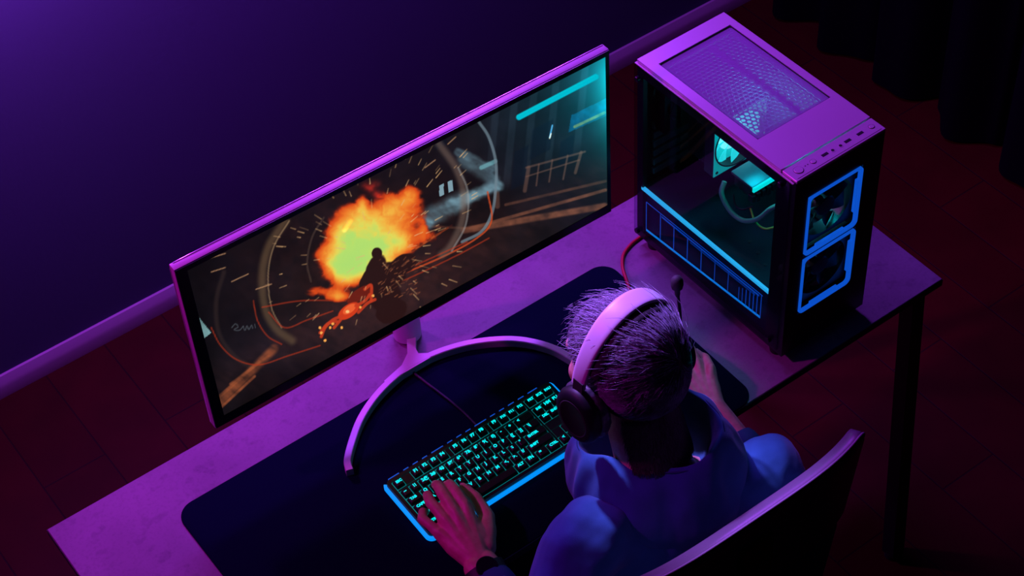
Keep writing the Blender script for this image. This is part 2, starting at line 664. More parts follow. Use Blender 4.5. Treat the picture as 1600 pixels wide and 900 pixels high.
def paint(X, Y):
    """picture colours (sRGB 0..1); X, Y are coordinates of the artwork"""
    n1 = vnoise(X, Y, 60, 1)
    n2 = vnoise(X, Y, 14, 9)
    n3 = vnoise(X * .9 + Y * .5, Y * 2.2 - X * 1.1, 22, 20)
    C_ = np.zeros(X.shape + (3,))
    base = np.array([23, 21, 29.]) / 255
    C_[:] = base
    C_ *= (.25 + .7 * n1)[..., None]
    warm = np.exp(-(((X - 600) / 220) ** 2 + ((Y - 420) / 170) ** 2))
    C_ += warm[..., None] * np.array([30, 12, 8.]) / 255 * (.4 + n2)[..., None]

    def mix(mask, col):
        m_ = np.clip(mask, 0, 1)[..., None]
        C_[:] = C_ * (1 - m_) + np.array(col) / 255. * m_

    def add(mask, col):
        C_[:] = C_ + np.clip(mask, 0, None)[..., None] * np.array(col) / 255.
    # distance along the screen's slanted horizontals: d = how far below the top edge
    top = 423 - (X - 272) * (423 - 78) / 680.
    low = 655 - (X - 344) * (655 - 322) / 602.
    v = (Y - top) / (low - top)
    # ground, lower part
    gnd = ss(.55, .8, v)
    add(gnd * (.1 + .8 * n3) * (1 - .5 * ss(.8, 1, v)), (24, 12, 11))
    # building facade on the right
    fac = ss(745, 775, X) * (1 - ss(.45, .6, v))
    add(fac * (.2 + .4 * n2), (10, 15, 22))
    for xs in (772, 800, 829, 862, 905):
        w = np.abs(X + (Y - 200) * .10 - xs)
        add(fac * ss(7, 4, w) * .35, (24, 32, 38))
    for (px, py, w, h) in ((812, 262, 12, 30), (846, 218, 17, 24), (690, 215, 10, 16), (885, 235, 12, 20)):
        a_ = np.abs(X - px + (Y - py) * .1)
        b_ = np.abs(Y - py + (X - px) * .52)
        mix(ss(w, w - 3, a_) * ss(h, h - 3, b_) * .6, (10, 14, 26))
    d, t = seg(X, Y, (863, 196), (859, 215)); add(ss(1.8, .6, d), (60, 130, 170))
    d, t = seg(X, Y, (861, 209), (859, 216)); add(ss(1.6, .6, d), (150, 110, 70))
    # hoardings lit in blue and yellow
    sg = poly_in(X, Y, [(893, 180), (948, 153), (950, 180), (888, 207)])
    mix(sg * (.1 + .75 * n2), (8, 84, 130))
    d, t = seg(X, Y, (898, 198), (945, 176)); mix(ss(3.0, 1.2, d) * (.1 + n2), (130, 134, 70))
    # kerbs
    for (a, b, w, s_) in (((735, 357), (946, 297), 3.5, .8), ((725, 360), (945, 322), 7, .9), ((790, 320), (946, 283), 3, .5), ((640, 352), (735, 357), 2.5, .5)):
        d, t = seg(X, Y, a, b)
        mix(ss(w, w * .4, d) * s_ * (.35 + n2), (122, 70, 52))
    # railing
    for (a, b, w) in (((826, 262), (820, 298), 3.5), ((842, 257), (838, 290), 1.2), ((863, 250), (858, 284), 1.2), ((887, 243), (880, 280), 1.4), ((908, 238), (899, 270), 2.6), ((822, 262), (914, 237), 1.5), ((822, 276), (905, 250), 1.0), ((776, 302), (777, 322), 5)):
        d, t = seg(X, Y, a, b)
        mix(ss(w + .8, w * .5, d) * .55, (112, 72, 60))
    # teal wash in the upper right corner
    r_ = np.exp(-np.maximum(950 - X, 0) / 22.) * np.exp(-((Y - 135) / 95.) ** 2)
    r2 = np.exp(-np.hypot((X - 955) / 100., (Y - 120) / 105.) * 1.35)
    add(r_ * .85, (0, 130, 126)); add(r2 * .9, (0, 120, 138))
    # pale blue lit road seen through the dome
    for (a, b_, w, k_) in (((664, 344), (724, 312), 20, .75), ((724, 312), (778, 290), 13, .8), ((724, 250), (772, 282), 15, .55), ((716, 238), (770, 262), 8, .5), ((700, 318), (776, 294), 7, .6)):
        d, t = seg(X, Y, a, b_)
        mix(ss(w, w * .25, d + 7 * (n2 - .5)) * k_ * (.3 + 1.0 * n3), (116, 154, 170))
    for (px, py) in ((690, 298), (704, 292)):
        mix(poly_in(X, Y, [(px - 4, py - 8), (px + 3, py - 11), (px + 4, py + 6), (px - 3, py + 9)]) * .8, (150, 190, 205))
    d, t = seg(X, Y, (752, 262), (774, 252)); mix(ss(4.5, 2, d) * .6, (120, 190, 200))

    # glassy dome arcs
    def arc(P, w, col, s_, soft=.5):
        D = np.full(X.shape, 1e9)
        Q = catmull(P, 8)
        for a, b in zip(Q, Q[1:]):
            d_, _ = seg(X, Y, a, b)
            D = np.minimum(D, d_)
        mix(ss(w, w * soft, D) * s_, col)
        return D
    arc([(748, 190), (764, 215), (775, 255), (774, 300), (768, 335), (752, 362), (722, 378)], 3.0, (110, 130, 142), .75)
    arc([(762, 300), (768, 345), (745, 372), (690, 402), (600, 440)], 1.8, (200, 74, 34), .8)
    arc([(686, 225), (712, 262), (724, 300), (722, 345), (704, 385), (690, 398)], 10, (118, 96, 86), .55, .1)
    arc([(716, 262), (731, 300), (728, 350), (706, 392)], 2.0, (150, 150, 150), .5)
    arc([(446, 345), (420, 385), (410, 430), (414, 480), (430, 512), (456, 532)], 11, (112, 88, 62), .55, .1)
    arc([(452, 345), (428, 385), (419, 430), (424, 480), (440, 512)], 1.6, (150, 122, 90), .6)
    arc([(350, 425), (338, 470), (342, 520), (365, 555), (395, 575)], 6, (54, 40, 38), .5, .1)
    arc([(506, 340), (488, 370), (480, 410), (486, 440)], 2.0, (90, 70, 60), .45)
    # planks at the lower left, lit orange
    for (a, b, w, s_) in (((345, 628), (428, 545), 10, .75), ((340, 622), (405, 565), 4, .6), ((342, 640), (398, 588), 3, .9), ((360, 600), (420, 556), 3, .6)):
        d, t = seg(X, Y, a, b)
        mix(ss(w, w * .3, d) * s_ * (.25 + 1.0 * n3), (164, 84, 50))
    mix(poly_in(X, Y, [(306, 490), (330, 520), (312, 534), (306, 515)]) * (.6 + .4 * n2), (130, 178, 180))
    # glowing trails
    for P in ([(330, 512), (345, 540), (370, 562), (405, 570), (450, 556), (500, 540)], [(396, 470), (402, 500), (418, 525), (440, 538)], [(420, 488), (445, 512), (480, 500), (520, 486)],
              [(600, 452), (660, 425), (720, 396), (764, 372)], [(612, 432), (670, 405), (730, 378)], [(410, 480), (470, 470), (540, 470)]):
        arc(P, 1.5, (190, 54, 26), .55)
    # fire
    f = np.zeros(X.shape)
    for (px, py, sx, sy, a_) in ((552, 395, 44, 40, 1.15), (585, 372, 50, 42, 1.2), (618, 322, 36, 26, .95), (640, 303, 16, 14, .75), (535, 420, 30, 22, 1.0), (630, 380, 40, 15, .62), (665, 368, 16, 12, .4), (556, 350, 34, 26, .65), (566, 322, 8, 16, .6), (497, 455, 24, 9, .72), (527, 464, 22, 8, .6), (590, 402, 40, 20, .8), (662, 352, 7, 14, .35)):
        f += a_ * np.exp(-(((X - px) / sx) ** 2 + ((Y - py) / sy) ** 2))
    turb = vnoise(X + 30 * n2, Y + 24 * n1, 34, 40, 5)
    f = f * (.42 + .95 * turb) + .5 * (turb - .5) * ss(.05, .4, f)
    keys = [.14, .26, .42, .66, 1.0, 1.32, 1.7, 2.6]
    cols_ = np.array([(40, 16, 14), (140, 36, 18), (214, 74, 24), (236, 122, 40), (242, 178, 66), (226, 214, 88), (180, 222, 108), (172, 220, 112)]) / 255.
    F = np.stack([np.interp(f, keys, cols_[:, k]) for k in range(3)], -1)
    m_ = ss(.16, .40, f)[..., None]
    C_[:] = C_ * (1 - m_) + F * m_
    d, t = seg(X, Y, (548, 345), (538, 360)); add(ss(5, 1, d) * .7 * (.3 + n2), (190, 60, 20))
    for (px, py) in ((580, 296), (572, 290), (590, 304), (586, 288)):
        add(np.exp(-(((X - px) / 7) ** 2 + ((Y - py) / 6) ** 2)) * n2, (190, 30, 16))
    # broken planks on the right of the flames
    for k in range(9):
        a = (632 + k * 6, 400 - k * 4)
        d, t = seg(X, Y, a, (a[0] + 26, a[1] - 16))
        mix(ss(2.0, .6, d) * .55, (224, 96, 40) if k % 2 else (70, 26, 20))
    # figure seen against the flames
    for (px, py, sx, sy, rot) in ((589, 396, 8.5, 9.5, 0), (588, 420, 15, 24, .35), (606, 432, 30, 22, -.5), (628, 414, 24, 15, -.55), (600, 462, 26, 26, 0), (576, 438, 12, 24, .5), (612, 486, 26, 18, -.4)):
        c_, s_ = math.cos(rot), math.sin(rot)
        u = (X - px) * c_ + (Y - py) * s_
        w = -(X - px) * s_ + (Y - py) * c_
        q = (u / sx) ** 2 + (w / sy) ** 2 + .5 * (n2 - .5)
        mix(ss(1.15, .85, q), (42, 20, 20))
    for k in range(70):
        px, py = rng.uniform(590, 650), rng.uniform(405, 465)
        d, t = seg(X, Y, (px, py), (px + rng.uniform(2, 7), py - rng.uniform(1, 5)))
        mix(ss(1.1, .4, d) * rng.uniform(.2, .7), (150, 84, 54))
    # red motorcycle
    def ell(px, py, sx, sy, rot, col, s_=1.):
        c_, s2 = math.cos(rot), math.sin(rot)
        u = (X - px) * c_ + (Y - py) * s2
        w = -(X - px) * s2 + (Y - py) * c_
        mix(ss(1.1, .8, (u / sx) ** 2 + (w / sy) ** 2) * s_, col)
    ell(562, 460, 24, 9, -.6, (120, 30, 18), .8)
    ell(545, 486, 20, 10, -.62, (206, 58, 26))
    ell(546, 483, 12, 6, -.62, (236, 96, 48))
    ell(543, 487, 3, 2.4, 0, (250, 190, 120))
    for P in ([(556, 478), (570, 470), (578, 460)], [(560, 488), (574, 474), (586, 468)], [(534, 494), (520, 500), (508, 512), (502, 526)], [(526, 502), (512, 506), (500, 520)], [(532, 500), (522, 512)], [(570, 452), (580, 446), (580, 470)]):
        arc(P, 3.2, (196, 58, 30), .9)
    for (px, py) in ((502, 520), (508, 532), (520, 506), (534, 512), (516, 512), (583, 462), (563, 480), (500, 512)):
        ell(px, py, 2.2, 2.2, 0, (250, 168, 80))
    # sparks
    for k in range(150):
        px, py = rng.uniform(420, 740), rng.uniform(235, 500)
        vx, vy = px - 585, py - 395
        L = rng.uniform(4, 15)
        rr = math.hypot(vx, vy) + 1e-3
        d, t = seg(X, Y, (px, py), (px + vx / rr * L * 1.0, py + vy / rr * L))
        mix(ss(1.2, .3, d) * rng.uniform(.25, .85) * (1 - .3 * t), (226, 176, 120))
    for (a, b) in (((322, 405), (352, 396)), ((362, 440), (388, 428)), ((700, 225), (712, 214)), ((664, 262), (680, 250)), ((400, 452), (424, 444)), ((330, 425), (352, 418))):
        d, t = seg(X, Y, a, b); mix(ss(1.4, .4, d) * .7, (190, 140, 100))
    # pale scrawl on the wall at the left
    for P in ([(362, 512), (368, 506), (372, 511), (366, 515), (374, 516), (380, 510)], [(380, 510), (383, 516), (386, 509), (389, 515), (393, 508), (395, 513)], [(398, 507), (399, 512)]):
        arc(P, 1.1, (84, 92, 100), .6)
    # bright bar shown in the upper right
    d, t = seg(X, Y, (811, 183), (931, 120))
    mix(ss(5.2, 3.8, d), (0, 188, 208))
    return np.clip(C_, 0, 1)


NX, NZ = 620, 270
us = np.linspace(IN[0] - .0005, IN[2] + .0005, NX)
wz = np.linspace(IN[1] - .0005, IN[3] + .0005, NZ)
UU, WW = np.meshgrid(us, wz, indexing='ij')
# artwork coordinates of the picture's corners (lower-left, lower-right, upper-right, upper-left)
src = [(0, 0), (1, 0), (1, 1), (0, 1)]
dst = [(349.9, 648.9), (949.2, 320.2), (945.7, 88.4), (292.1, 422.3)]
Am, bv = [], []
for (x, y), (X_, Y_) in zip(src, dst):
    Am += [[x, y, 1, 0, 0, 0, -x * X_, -y * X_], [0, 0, 0, x, y, 1, -x * Y_, -y * Y_]]
    bv += [X_, Y_]
h = np.linalg.solve(np.array(Am, float), np.array(bv, float))
su = (UU - IN[0]) / (IN[2] - IN[0])
sv = (WW - IN[1]) / (IN[3] - IN[1])
den = h[6] * su + h[7] * sv + 1
PX = (h[0] * su + h[1] * sv + h[2]) / den
PY = (h[3] * su + h[4] * sv + h[5]) / den
PC = paint(PX, PY)
PL = np.where(PC <= .04045, PC / 12.92, ((PC + .055) / 1.055) ** 2.4)
me = bpy.data.meshes.new('screen')
co = np.stack([UU, np.full_like(UU, .0012), WW], -1).reshape(-1, 3)
idx = np.arange(NX * NZ).reshape(NX, NZ)
fa = np.stack([idx[:-1, :-1], idx[1:, :-1], idx[1:, 1:], idx[:-1, 1:]], -1).reshape(-1, 4)
me.vertices.add(len(co)); me.vertices.foreach_set('co', co.ravel())
me.loops.add(fa.size); me.loops.foreach_set('vertex_index', fa.ravel().astype(np.int32))
me.polygons.add(len(fa)); me.polygons.foreach_set('loop_start', (np.arange(len(fa)) * 4).astype(np.int32))
me.update(); me.validate()
at = me.color_attributes.new('picture', 'FLOAT_COLOR', 'POINT')
at.data.foreach_set('color', np.concatenate([PL.reshape(-1, 3), np.ones((len(co), 1))], 1).astype(np.float32).ravel())
sm = mat('lit screen', (.004, .004, .005), .35, spec=.3)
nt = sm.node_tree
ca = nt.nodes.new('ShaderNodeVertexColor'); ca.layer_name = 'picture'
nt.links.new(ca.outputs['Color'], nt.nodes['Principled BSDF'].inputs['Emission Color'])
nt.nodes['Principled BSDF'].inputs['Emission Strength'].default_value = 1.0
scr = link_mesh('screen', me, sm, mon, None)
# ---- stand
cx = .429
cyl('stand_pole', (cx, .097, 0.004), (0, 0, 1), .026, .35, M['silver'], mon, 40, None, .002)
bm = BM()
add_box(bm, (cx - .05, MT_ + .018, .27), (cx + .05, .10, .355), .008, 2)
obj('stand_mount', bm, M['silver'], mon)
bm = BM()
cr, sr = math.cos(-MYAW), math.sin(-MYAW)


def to_mon(x, y):
    dx, dy = x - MX, y - MY
    return (dx * cr - dy * sr, dx * sr + dy * cr)


arcp = [(.4655, .302), (.474, .322), (.502, .3515), (.54, .3835), (.582, .4075), (.627, .4235), (.679, .4325), (.732, .4285), (.78, .4155), (.822, .3955), (.86, .3685), (.886, .339), (.906, .303), (.917, .262), (.922, .235)]
AP = [(*to_mon(p[0], p[1]), 0) for p in catmull([(a, b, 0) for a, b in arcp], 5)]
b0 = MT + .0003
SP = [(-.0065, b0), (.0065, b0), (.0065, .0185), (.0052, .020), (-.0052, .020), (-.0065, .0185)]
add_tube(bm, AP, 1.0, prof=SP, up=(0, 0, 1))
obj('stand_foot', bm, M['silver'], mon, 40)
# short Y-shaped neck that joins the pole to the curved foot
p0 = to_mon(.679, .4325)
bm = BM()
nk = [(cx - .010, .082), (cx + .010, .082), (cx + .0085, .047), (cx + .014, .034), (cx + .040, p0[1] + .001), (cx + .038, p0[1] - .008),
      (cx - .056, p0[1] - .010), (cx - .060, p0[1] - .003), (cx - .022, .029), (cx - .0095, .046)]
nk = [(a - (cx - p0[0]) * max(0, min(1, (.082 - b) / .07)), b) for a, b in nk]
add_prism(bm, nk, b0, .0197)
obj('stand_neck', bm, M['silver'], mon, 40)

# ------------------------------------------------------------------ computer case
PX0, PY0, PYAW = 1.2058, .0318, .0099
PW, PD, PH = .199, .400, .449
pc = thing('computer_tower', 'black tower computer case with silver top, glass side and blue light rings', 'computer', (PX0, PY0, Z), PYAW)
zb = .02
for (x, y) in ((.02, .03), (PW - .02, .03), (.02, PD - .03), (PW - .02, PD - .03)):
    cyl('foot', (x, y, 0), (0, 0, 1), .014, zb + .002, M['rubber'], pc, 20, .017)
box('bottom_panel', (.002, .004, zb), (PW - .002, PD - .002, zb + .006), M['darkmetal'], pc)
box('right_side_panel', (PW - .004, .006, zb), (PW - .0005, PD, PH - .006), M['blackplastic'], pc, .001, 1)
box('back_panel', (.002, PD - .004, zb), (PW - .002, PD, PH - .006), M['blackplastic'], pc)
# glass side frame: front pillar, sill, top rail, rear rail
bm = BM()
add_box(bm, (.0005, .006, zb), (.012, .044, PH - .006))
add_box(bm, (.0008, .044, PH - .034), (.010, PD - .012, PH - .006))
add_box(bm, (.0008, PD - .016, zb), (.010, PD, PH - .006))
add_box(bm, (.0008, .044, zb), (.010, PD - .016, zb + .016))
obj('side_frame', bm, M['blackplastic'], pc)
gl = box('glass_side_panel', (-.0042, .010, zb + .012), (-.0004, PD + .004, PH - .009), M['glass'], pc, .0006, 1)
for (w, z) in ((.028, PH - .022), (PD - .010, PH - .034), (.028, zb + .028), (PD - .010, zb + .022)):
    cyl('thumb_screw', (-.004, w, z), (-1, 0, 0), .0055, .007, M['blackgloss'], pc, 20, None, .001)
# front panel with two openings
F1 = (.031, .254, .155, .394)
F2 = (.031, .110, .155, .248)
bm = BM()
for lo, hi in (((0, 0, zb), (F1[0], .012, PH - .004)), ((F1[2], 0, zb), (PW, .012, PH - .004)), ((F1[0], 0, F1[3]), (F1[2], .012, PH - .004)),
               ((F1[0], 0, F2[3]), (F1[2], .012, F1[1])), ((F1[0], 0, zb), (F1[2], .012, F2[1]))):
    add_box(bm, lo, hi)
obj('front_panel', bm, M['blackgloss'], pc)
for k, (a, b, c, d) in enumerate((F1, F2)):
    bm = BM()
    mp = lambda x, y, z: (x, z, y)
    o_ = rrect(a, b, c, d, .012, 6)
    i_ = rrect(a + .0052, b + .0052, c - .0062, d - .0062, .008, 6)
    add_ring(bm, o_, i_, -.0022, .004, mp)
    ring = obj('light_ring', bm, M['led_blue2'], pc)
    bm = BM()                                      # broader light guides on two sides of each ring
    add_box(bm, (c - .0115, -.0018, b + .035), (c - .006, .004, d - .03))
    add_box(bm, (a + .030, -.0018, b + .005), (c - .030, .004, b + .0105))
    obj('light_guide', bm, M['led_blue2'], ring)
    # intake fan behind the ring
    cxf, czf = (a + c) / 2, (b + d) / 2
    bm = BM()
    R_ = .056
    circ = [(cxf + R_ * math.cos(t), czf + R_ * math.sin(t)) for t in [2 * PI * i / 48 for i in range(48)]]
    sq = []
    for i in range(48):
        t = 2 * PI * i / 48
        s_ = .0625 / max(abs(math.cos(t)), abs(math.sin(t)))
        sq.append((cxf + s_ * math.cos(t), czf + s_ * math.sin(t)))
    add_ring(bm, sq, circ, .013, .036, mp)
    fan = obj('front_fan', bm, M['fandark'], pc)
    bm = BM()
    add_cyl(bm, (cxf, .015, czf), (0, 1, 0), .02, .018, 32, None, .002)
    obj('hub', bm, M['fandark'], fan)
    for q in range(7):
        t0 = 2 * PI * q / 7
        bm = BM()
        g = []
        for i in range(6):
            rr = .019 + .035 * i / 5
            for j in (0, 1):
                tt = t0 + .35 * i / 5 + j * .55
                g.append((cxf + rr * math.cos(tt), .018 + .011 * j, czf + rr * math.sin(tt)))
        F_ = [bm.verts.new(p) for p in g]
        B_ = [bm.verts.new((p[0], p[1] + .0015, p[2])) for p in g]
        for i in range(5):
            for V_, fl in ((F_, 1), (B_, -1)):
                qd = (V_[2 * i], V_[2 * i + 1], V_[2 * i + 3], V_[2 * i + 2])
                bm.faces.new(qd[::fl])
            for j in (0, 1):
                bm.faces.new((F_[2 * i + j], F_[2 * i + 2 + j], B_[2 * i + 2 + j], B_[2 * i + j]))
        bm.faces.new((F_[0], F_[1], B_[1], B_[0])); bm.faces.new((F_[10], F_[11], B_[11], B_[10]))
        obj('blade', bm, M['fandark'], fan)
# silver top panel with recessed vent and a separate port strip
V0 = (.020, .114, .184, .3665)
bm = BM()
add_ring(bm, [(0, .0365), (PW, .0365), (PW, PD), (0, PD)], [(V0[0], V0[1]), (V0[2], V0[1]), (V0[2], V0[3]), (V0[0], V0[3])], PH - .006, PH)
top = obj('top_panel', bm, M['topmetal'], pc)
bm = BM()
add_box(bm, (0, -.001, PH - .006), (PW, .0335, PH), .0008, 1)
strip = obj('port_strip', bm, M['topmetal'], pc)
box('trim_line', (-.0035, .004, PH - .0085), (.001, PD + .002, PH - .0065), M['topmetal'], pc)
# raised lip line along the front edge of the strip
box('front_lip', (.006, .0028, PH - .0002), (PW - .006, .0036, PH + .0002), M['blackplastic'], strip)
bm = BM(); add_cyl(bm, (.021, .0175, PH - .001), (0, 0, 1), .0088, .0012, 40); obj('button_well', bm, M['port'], strip)
cyl('power_button', (.021, .0175, PH - .001), (0, 0, 1), .0079, .0022, M['topmetal'], strip, 40, None, .0004)
for u in (.053, .184):
    bm = BM(); add_cyl(bm, (u, .0175, PH - .001), (0, 0, 1), .0056, .0012, 32); obj('button_well', bm, M['port'], strip)
    cyl('small_button', (u, .0175, PH - .001), (0, 0, 1), .0048, .002, M['topmetal'], strip, 32, None, .0004)
for u in (.036, .0415):
    cyl('indicator_hole', (u, .018, PH - .001), (0, 0, 1), .0012, .00115, M['port'], strip, 12)
for u in (.079, .130, .158):
    p_ = box('usb_port', (u - .0066, .0145, PH - .001), (u + .0066, .0205, PH + .00015), M['port'], strip)
    box('port_tongue', (u - .005, .0150, PH), (u + .005, .0168, PH + .0003), M['blackplastic'], p_)
for u in (.0955, .113):
    bm = BM()
    cc = [(u + .0042 * math.cos(2 * PI * i / 28), .0165 + .0042 * math.sin(2 * PI * i / 28)) for i in range(28)]
    ci = [(u + .003 * math.cos(2 * PI * i / 28), .0165 + .003 * math.sin(2 * PI * i / 28)) for i in range(28)]
    add_ring(bm, cc, ci, PH - .001, PH + .0004)
    j_ = obj('audio_jack', bm, M['topmetal'], strip)
    cyl('jack_hole', (u, .0165, PH - .001), (0, 0, 1), .003, .00115, M['port'], j_, 24)
# vent: gauze filter over a hexagon-perforated plate
bm = BM()
add_ring(bm, rrect(V0[0] - .0004, V0[1] - .0004, V0[2] + .0004, V0[3] + .0004, .0045, 6), rrect(V0[0] + .0012, V0[1] + .0012, V0[2] - .0012, V0[3] - .0012, .004, 6), PH - .004, PH - .0008)
obj('vent_rim', bm, M['port'], pc)
bm = BM(); add_prism(bm, rrect(V0[0] + .001, V0[1] + .001, V0[2] - .001, V0[3] - .001, .004, 6), PH - .0032, PH - .0030)
obj('dust_filter', bm, M['filter'], pc, None)
bm = BM()
add_ring(bm, [(V0[0], V0[1]), (V0[2], V0[1]), (V0[2], V0[3]), (V0[0], V0[3])], [(V0[0] + .012, V0[1] + .010), (V0[2] - .012, V0[1] + .010), (V0[2] - .012, V0[3] - .012), (V0[0] + .012, V0[3] - .012)], PH - .0085, PH - .0073)
pitch, hr = .0098, .0098 / math.sqrt(3)
j = 0
y = V0[1] + .014
while y < V0[3] - .014:
    x = V0[0] + .015 + (pitch / 2 if j % 2 else 0)
    while x < V0[2] - .014:
        Oo = [(x + hr * math.cos(math.radians(30 + 60 * k)), y + hr * math.sin(math.radians(30 + 60 * k))) for k in range(6)]
        rin = hr * .74
        if abs(x - .123) < .0062:
            rin = hr * .06                                       # solid rib along the plate
        Ii = [(x + rin * math.cos(math.radians(30 + 60 * k)), y + rin * math.sin(math.radians(30 + 60 * k))) for k in range(6)]
        vo = [bm.verts.new((a, b, PH - .0075)) for a, b in Oo]
        vi = [bm.verts.new((a, b, PH - .0075)) for a, b in Ii]
        wi = [bm.verts.new((a, b, PH - .0085)) for a, b in Ii]
        for k in range(6):
            k2 = (k + 1) % 6
            bm.faces.new((vo[k], vo[k2], vi[k2], vi[k]))
            bm.faces.new((vi[k], vi[k2], wi[k2], wi[k]))
        x += pitch
    y += pitch * math.sqrt(3) / 2
    j += 1
me_ = bpy.data.meshes.new('hexagon_grille')
bm.to_mesh(me_); bm.free()
link_mesh('hexagon_grille', me_, mat('purple grey grille steel', (.40, .36, .48), .5, .2), pc, None)
# interior -------------------------------------------------------
box('motherboard', (PW - .018, .07, .165), (PW - .014, PD - .01, .425), M['pcb'], pc)
sh = box('power_supply_shroud', (.010, .044, zb + .016), (PW - .006, PD - .006, .146), M['shroudm'], pc)
for (u, w) in ((.045, .10), (.055, .13), (.062, .16)):
    cyl('screw', (u, w, .146), (0, 0, 1), .0035, .0012, M['darkmetal'], sh, 16)
box('light_bar', (.0006, .045, .1462), (.0060, .388, .1525), M['led_cyan'], pc)
# blue light lines on the lower glass
def seg_line(bm, a, b, w):
    (w0, z0_), (w1, z1_) = a, b
    d = Vector((w1 - w0, z1_ - z0_)).normalized() * w / 2
    n_ = Vector((-d.y, d.x))
    P = [(w0 + n_.x, z0_ + n_.y), (w1 + n_.x, z1_ + n_.y), (w1 - n_.x, z1_ - n_.y), (w0 - n_.x, z0_ - n_.y)]
    add_prism(bm, P, .0003, .0009, lambda x, y, z: (z, x, y))
bm = BM(); seg_line(bm, (.3735, .0515), (.060, .0735), .0052); ll = obj('light_line', bm, M['led_blue'], pc, None)
bm = BM(); seg_line(bm, (.3735, .124), (.057, .131), .0018); obj('light_line', bm, M['led_line'], pc, None)
bm = BM(); seg_line(bm, (.330, .1185), (.066, .1245), .0035); obj('light_line', bm, M['led_line'], pc, None)
bm = BM(); seg_line(bm, (.250, .1140), (.076, .1185), .0030); obj('light_line', bm, mat('faint blue light line', (.01, .03, .1), .4, emit=(.002, .06, .45), estr=.5), pc, None)
for w in (.3735, .333, .295, .257, .219, .182, .146):
    t = (.3735 - w) / .3135
    bm = BM(); seg_line(bm, (w, .0515 + .022 * t), (w, .1235 + .006 * t - .004 * min(1, t * 4)), .0016 if w > .20 else .0010); obj('light_line', bm, M['led_line'], pc, None)
for i, w in enumerate((.060, .070, .0795, .089, .0985, .108, .117)):
    t = (.3735 - w) / .3135
    bm = BM(); seg_line(bm, (w, .0515 + .022 * t), (w, .130 - .0042 * i), .0014 if i < 5 else .0008); obj('light_line', bm, M['led_line'], pc, None)
# expansion slots and rear fan
for i in range(6):
    box('slot_cover', (.030 + .0001, PD - .012, .165 + i * .022), (.145, PD - .0045, .180 + i * .022), mat('teal lit slot cover', (.10, .14, .16), .45, .5) if i == 0 else bpy.data.materials['teal lit slot cover'], pc, .001, 1)
bm = BM()
rc = (.09, .345)
circ = [(rc[0] + .054 * math.cos(2 * PI * i / 40), rc[1] + .054 * math.sin(2 * PI * i / 40)) for i in range(40)]
sq = []
for i in range(40):
    t = 2 * PI * i / 40
    s_ = .060 / max(abs(math.cos(t)), abs(math.sin(t)))
    sq.append((rc[0] + s_ * math.cos(t), rc[1] + s_ * math.sin(t)))
add_ring(bm, sq, circ, PD - .040, PD - .014, lambda x, y, z: (x, z, y))
rf = obj('rear_fan', bm, M['blackgloss'], pc)
cyl('hub', (rc[0], PD - .038, rc[1]), (0, 1, 0), .019, .022, M['blackgloss'], rf, 32, None, .002)
for q in range(7):
    bm = BM()
    t0 = 2 * PI * q / 7
    P = [(rc[0] + r_ * math.cos(t0 + a_), rc[1] + r_ * math.sin(t0 + a_)) for r_, a_ in ((.018, 0), (.035, .1), (.051, .25), (.051, .8), (.035, .62), (.018, .5))]
    add_prism(bm, P, PD - .030, PD - .0285, lambda x, y, z: (x, z, y))
    obj('blade', bm, M['blackgloss'], rf)
# cooler fan facing the front, lit aqua
FW, fc = .255, (.1145, .3000)
bm = BM()
circ = [(fc[0] + .0585 * math.cos(2 * PI * i / 48), fc[1] + .0585 * math.sin(2 * PI * i / 48)) for i in range(48)]
sq = []
for i in range(48):
    t = 2 * PI * i / 48
    s_ = .060 / max(abs(math.cos(t)), abs(math.sin(t)))
    sq.append((fc[0] + s_ * math.cos(t), fc[1] + s_ * math.sin(t)))
mpf = lambda x, y, z: (x, z, y)
add_ring(bm, sq, circ, FW, FW + .024, mpf)
cf = obj('cooler_fan', bm, M['fandark'], pc)
bm = BM(); add_ring(bm, sq, [(fc[0] + (x_ - fc[0]) * 1.015, fc[1] + (z_ - fc[1]) * 1.015) for x_, z_ in circ], FW - .0016, FW - .0002, mpf)
obj('lit_face', bm, mat('lit fan face', (.05, .2, .2), .4, emit=(.0, .66, .62), estr=.55), cf)
tube('fan_rim', [(fc[0] + .0578 * math.cos(2 * PI * i / 48), FW - .0015, fc[1] + .0578 * math.sin(2 * PI * i / 48)) for i in range(48)], .0016, M['fandark'], cf, 8, True)
for sx in (-1, 1):
    for sz in (-1, 1):
        cyl('screw', (fc[0] + sx * .0525, FW - .0022, fc[1] + sz * .0525), (0, 1, 0), .0032, .002, M['port'], cf, 14)
bm = BM(); add_cyl(bm, (fc[0], FW + .001, fc[1]), (0, 1, 0), .021, .02, 36, None, .002)
obj('hub', bm, M['fanhub'], cf)
cyl('glow_fill_disc', (fc[0], FW + .0195, fc[1]), (0, 1, 0), .0575, .0015, mat('added fan glow', (.1, .3, .3), .4, emit=(.0, .78, .72), estr=.75), cf, 48)  # glowing disc added to fill the gaps between the blades
cyl('glow_fill_core', (fc[0], FW + .0165, fc[1]), (0, 1, 0), .034, .002, mat('added bright fan glow', (.3, .5, .5), .4, emit=(.30, .95, .88), estr=.95), cf, 48)  # added glow that whitens the fan towards its hub
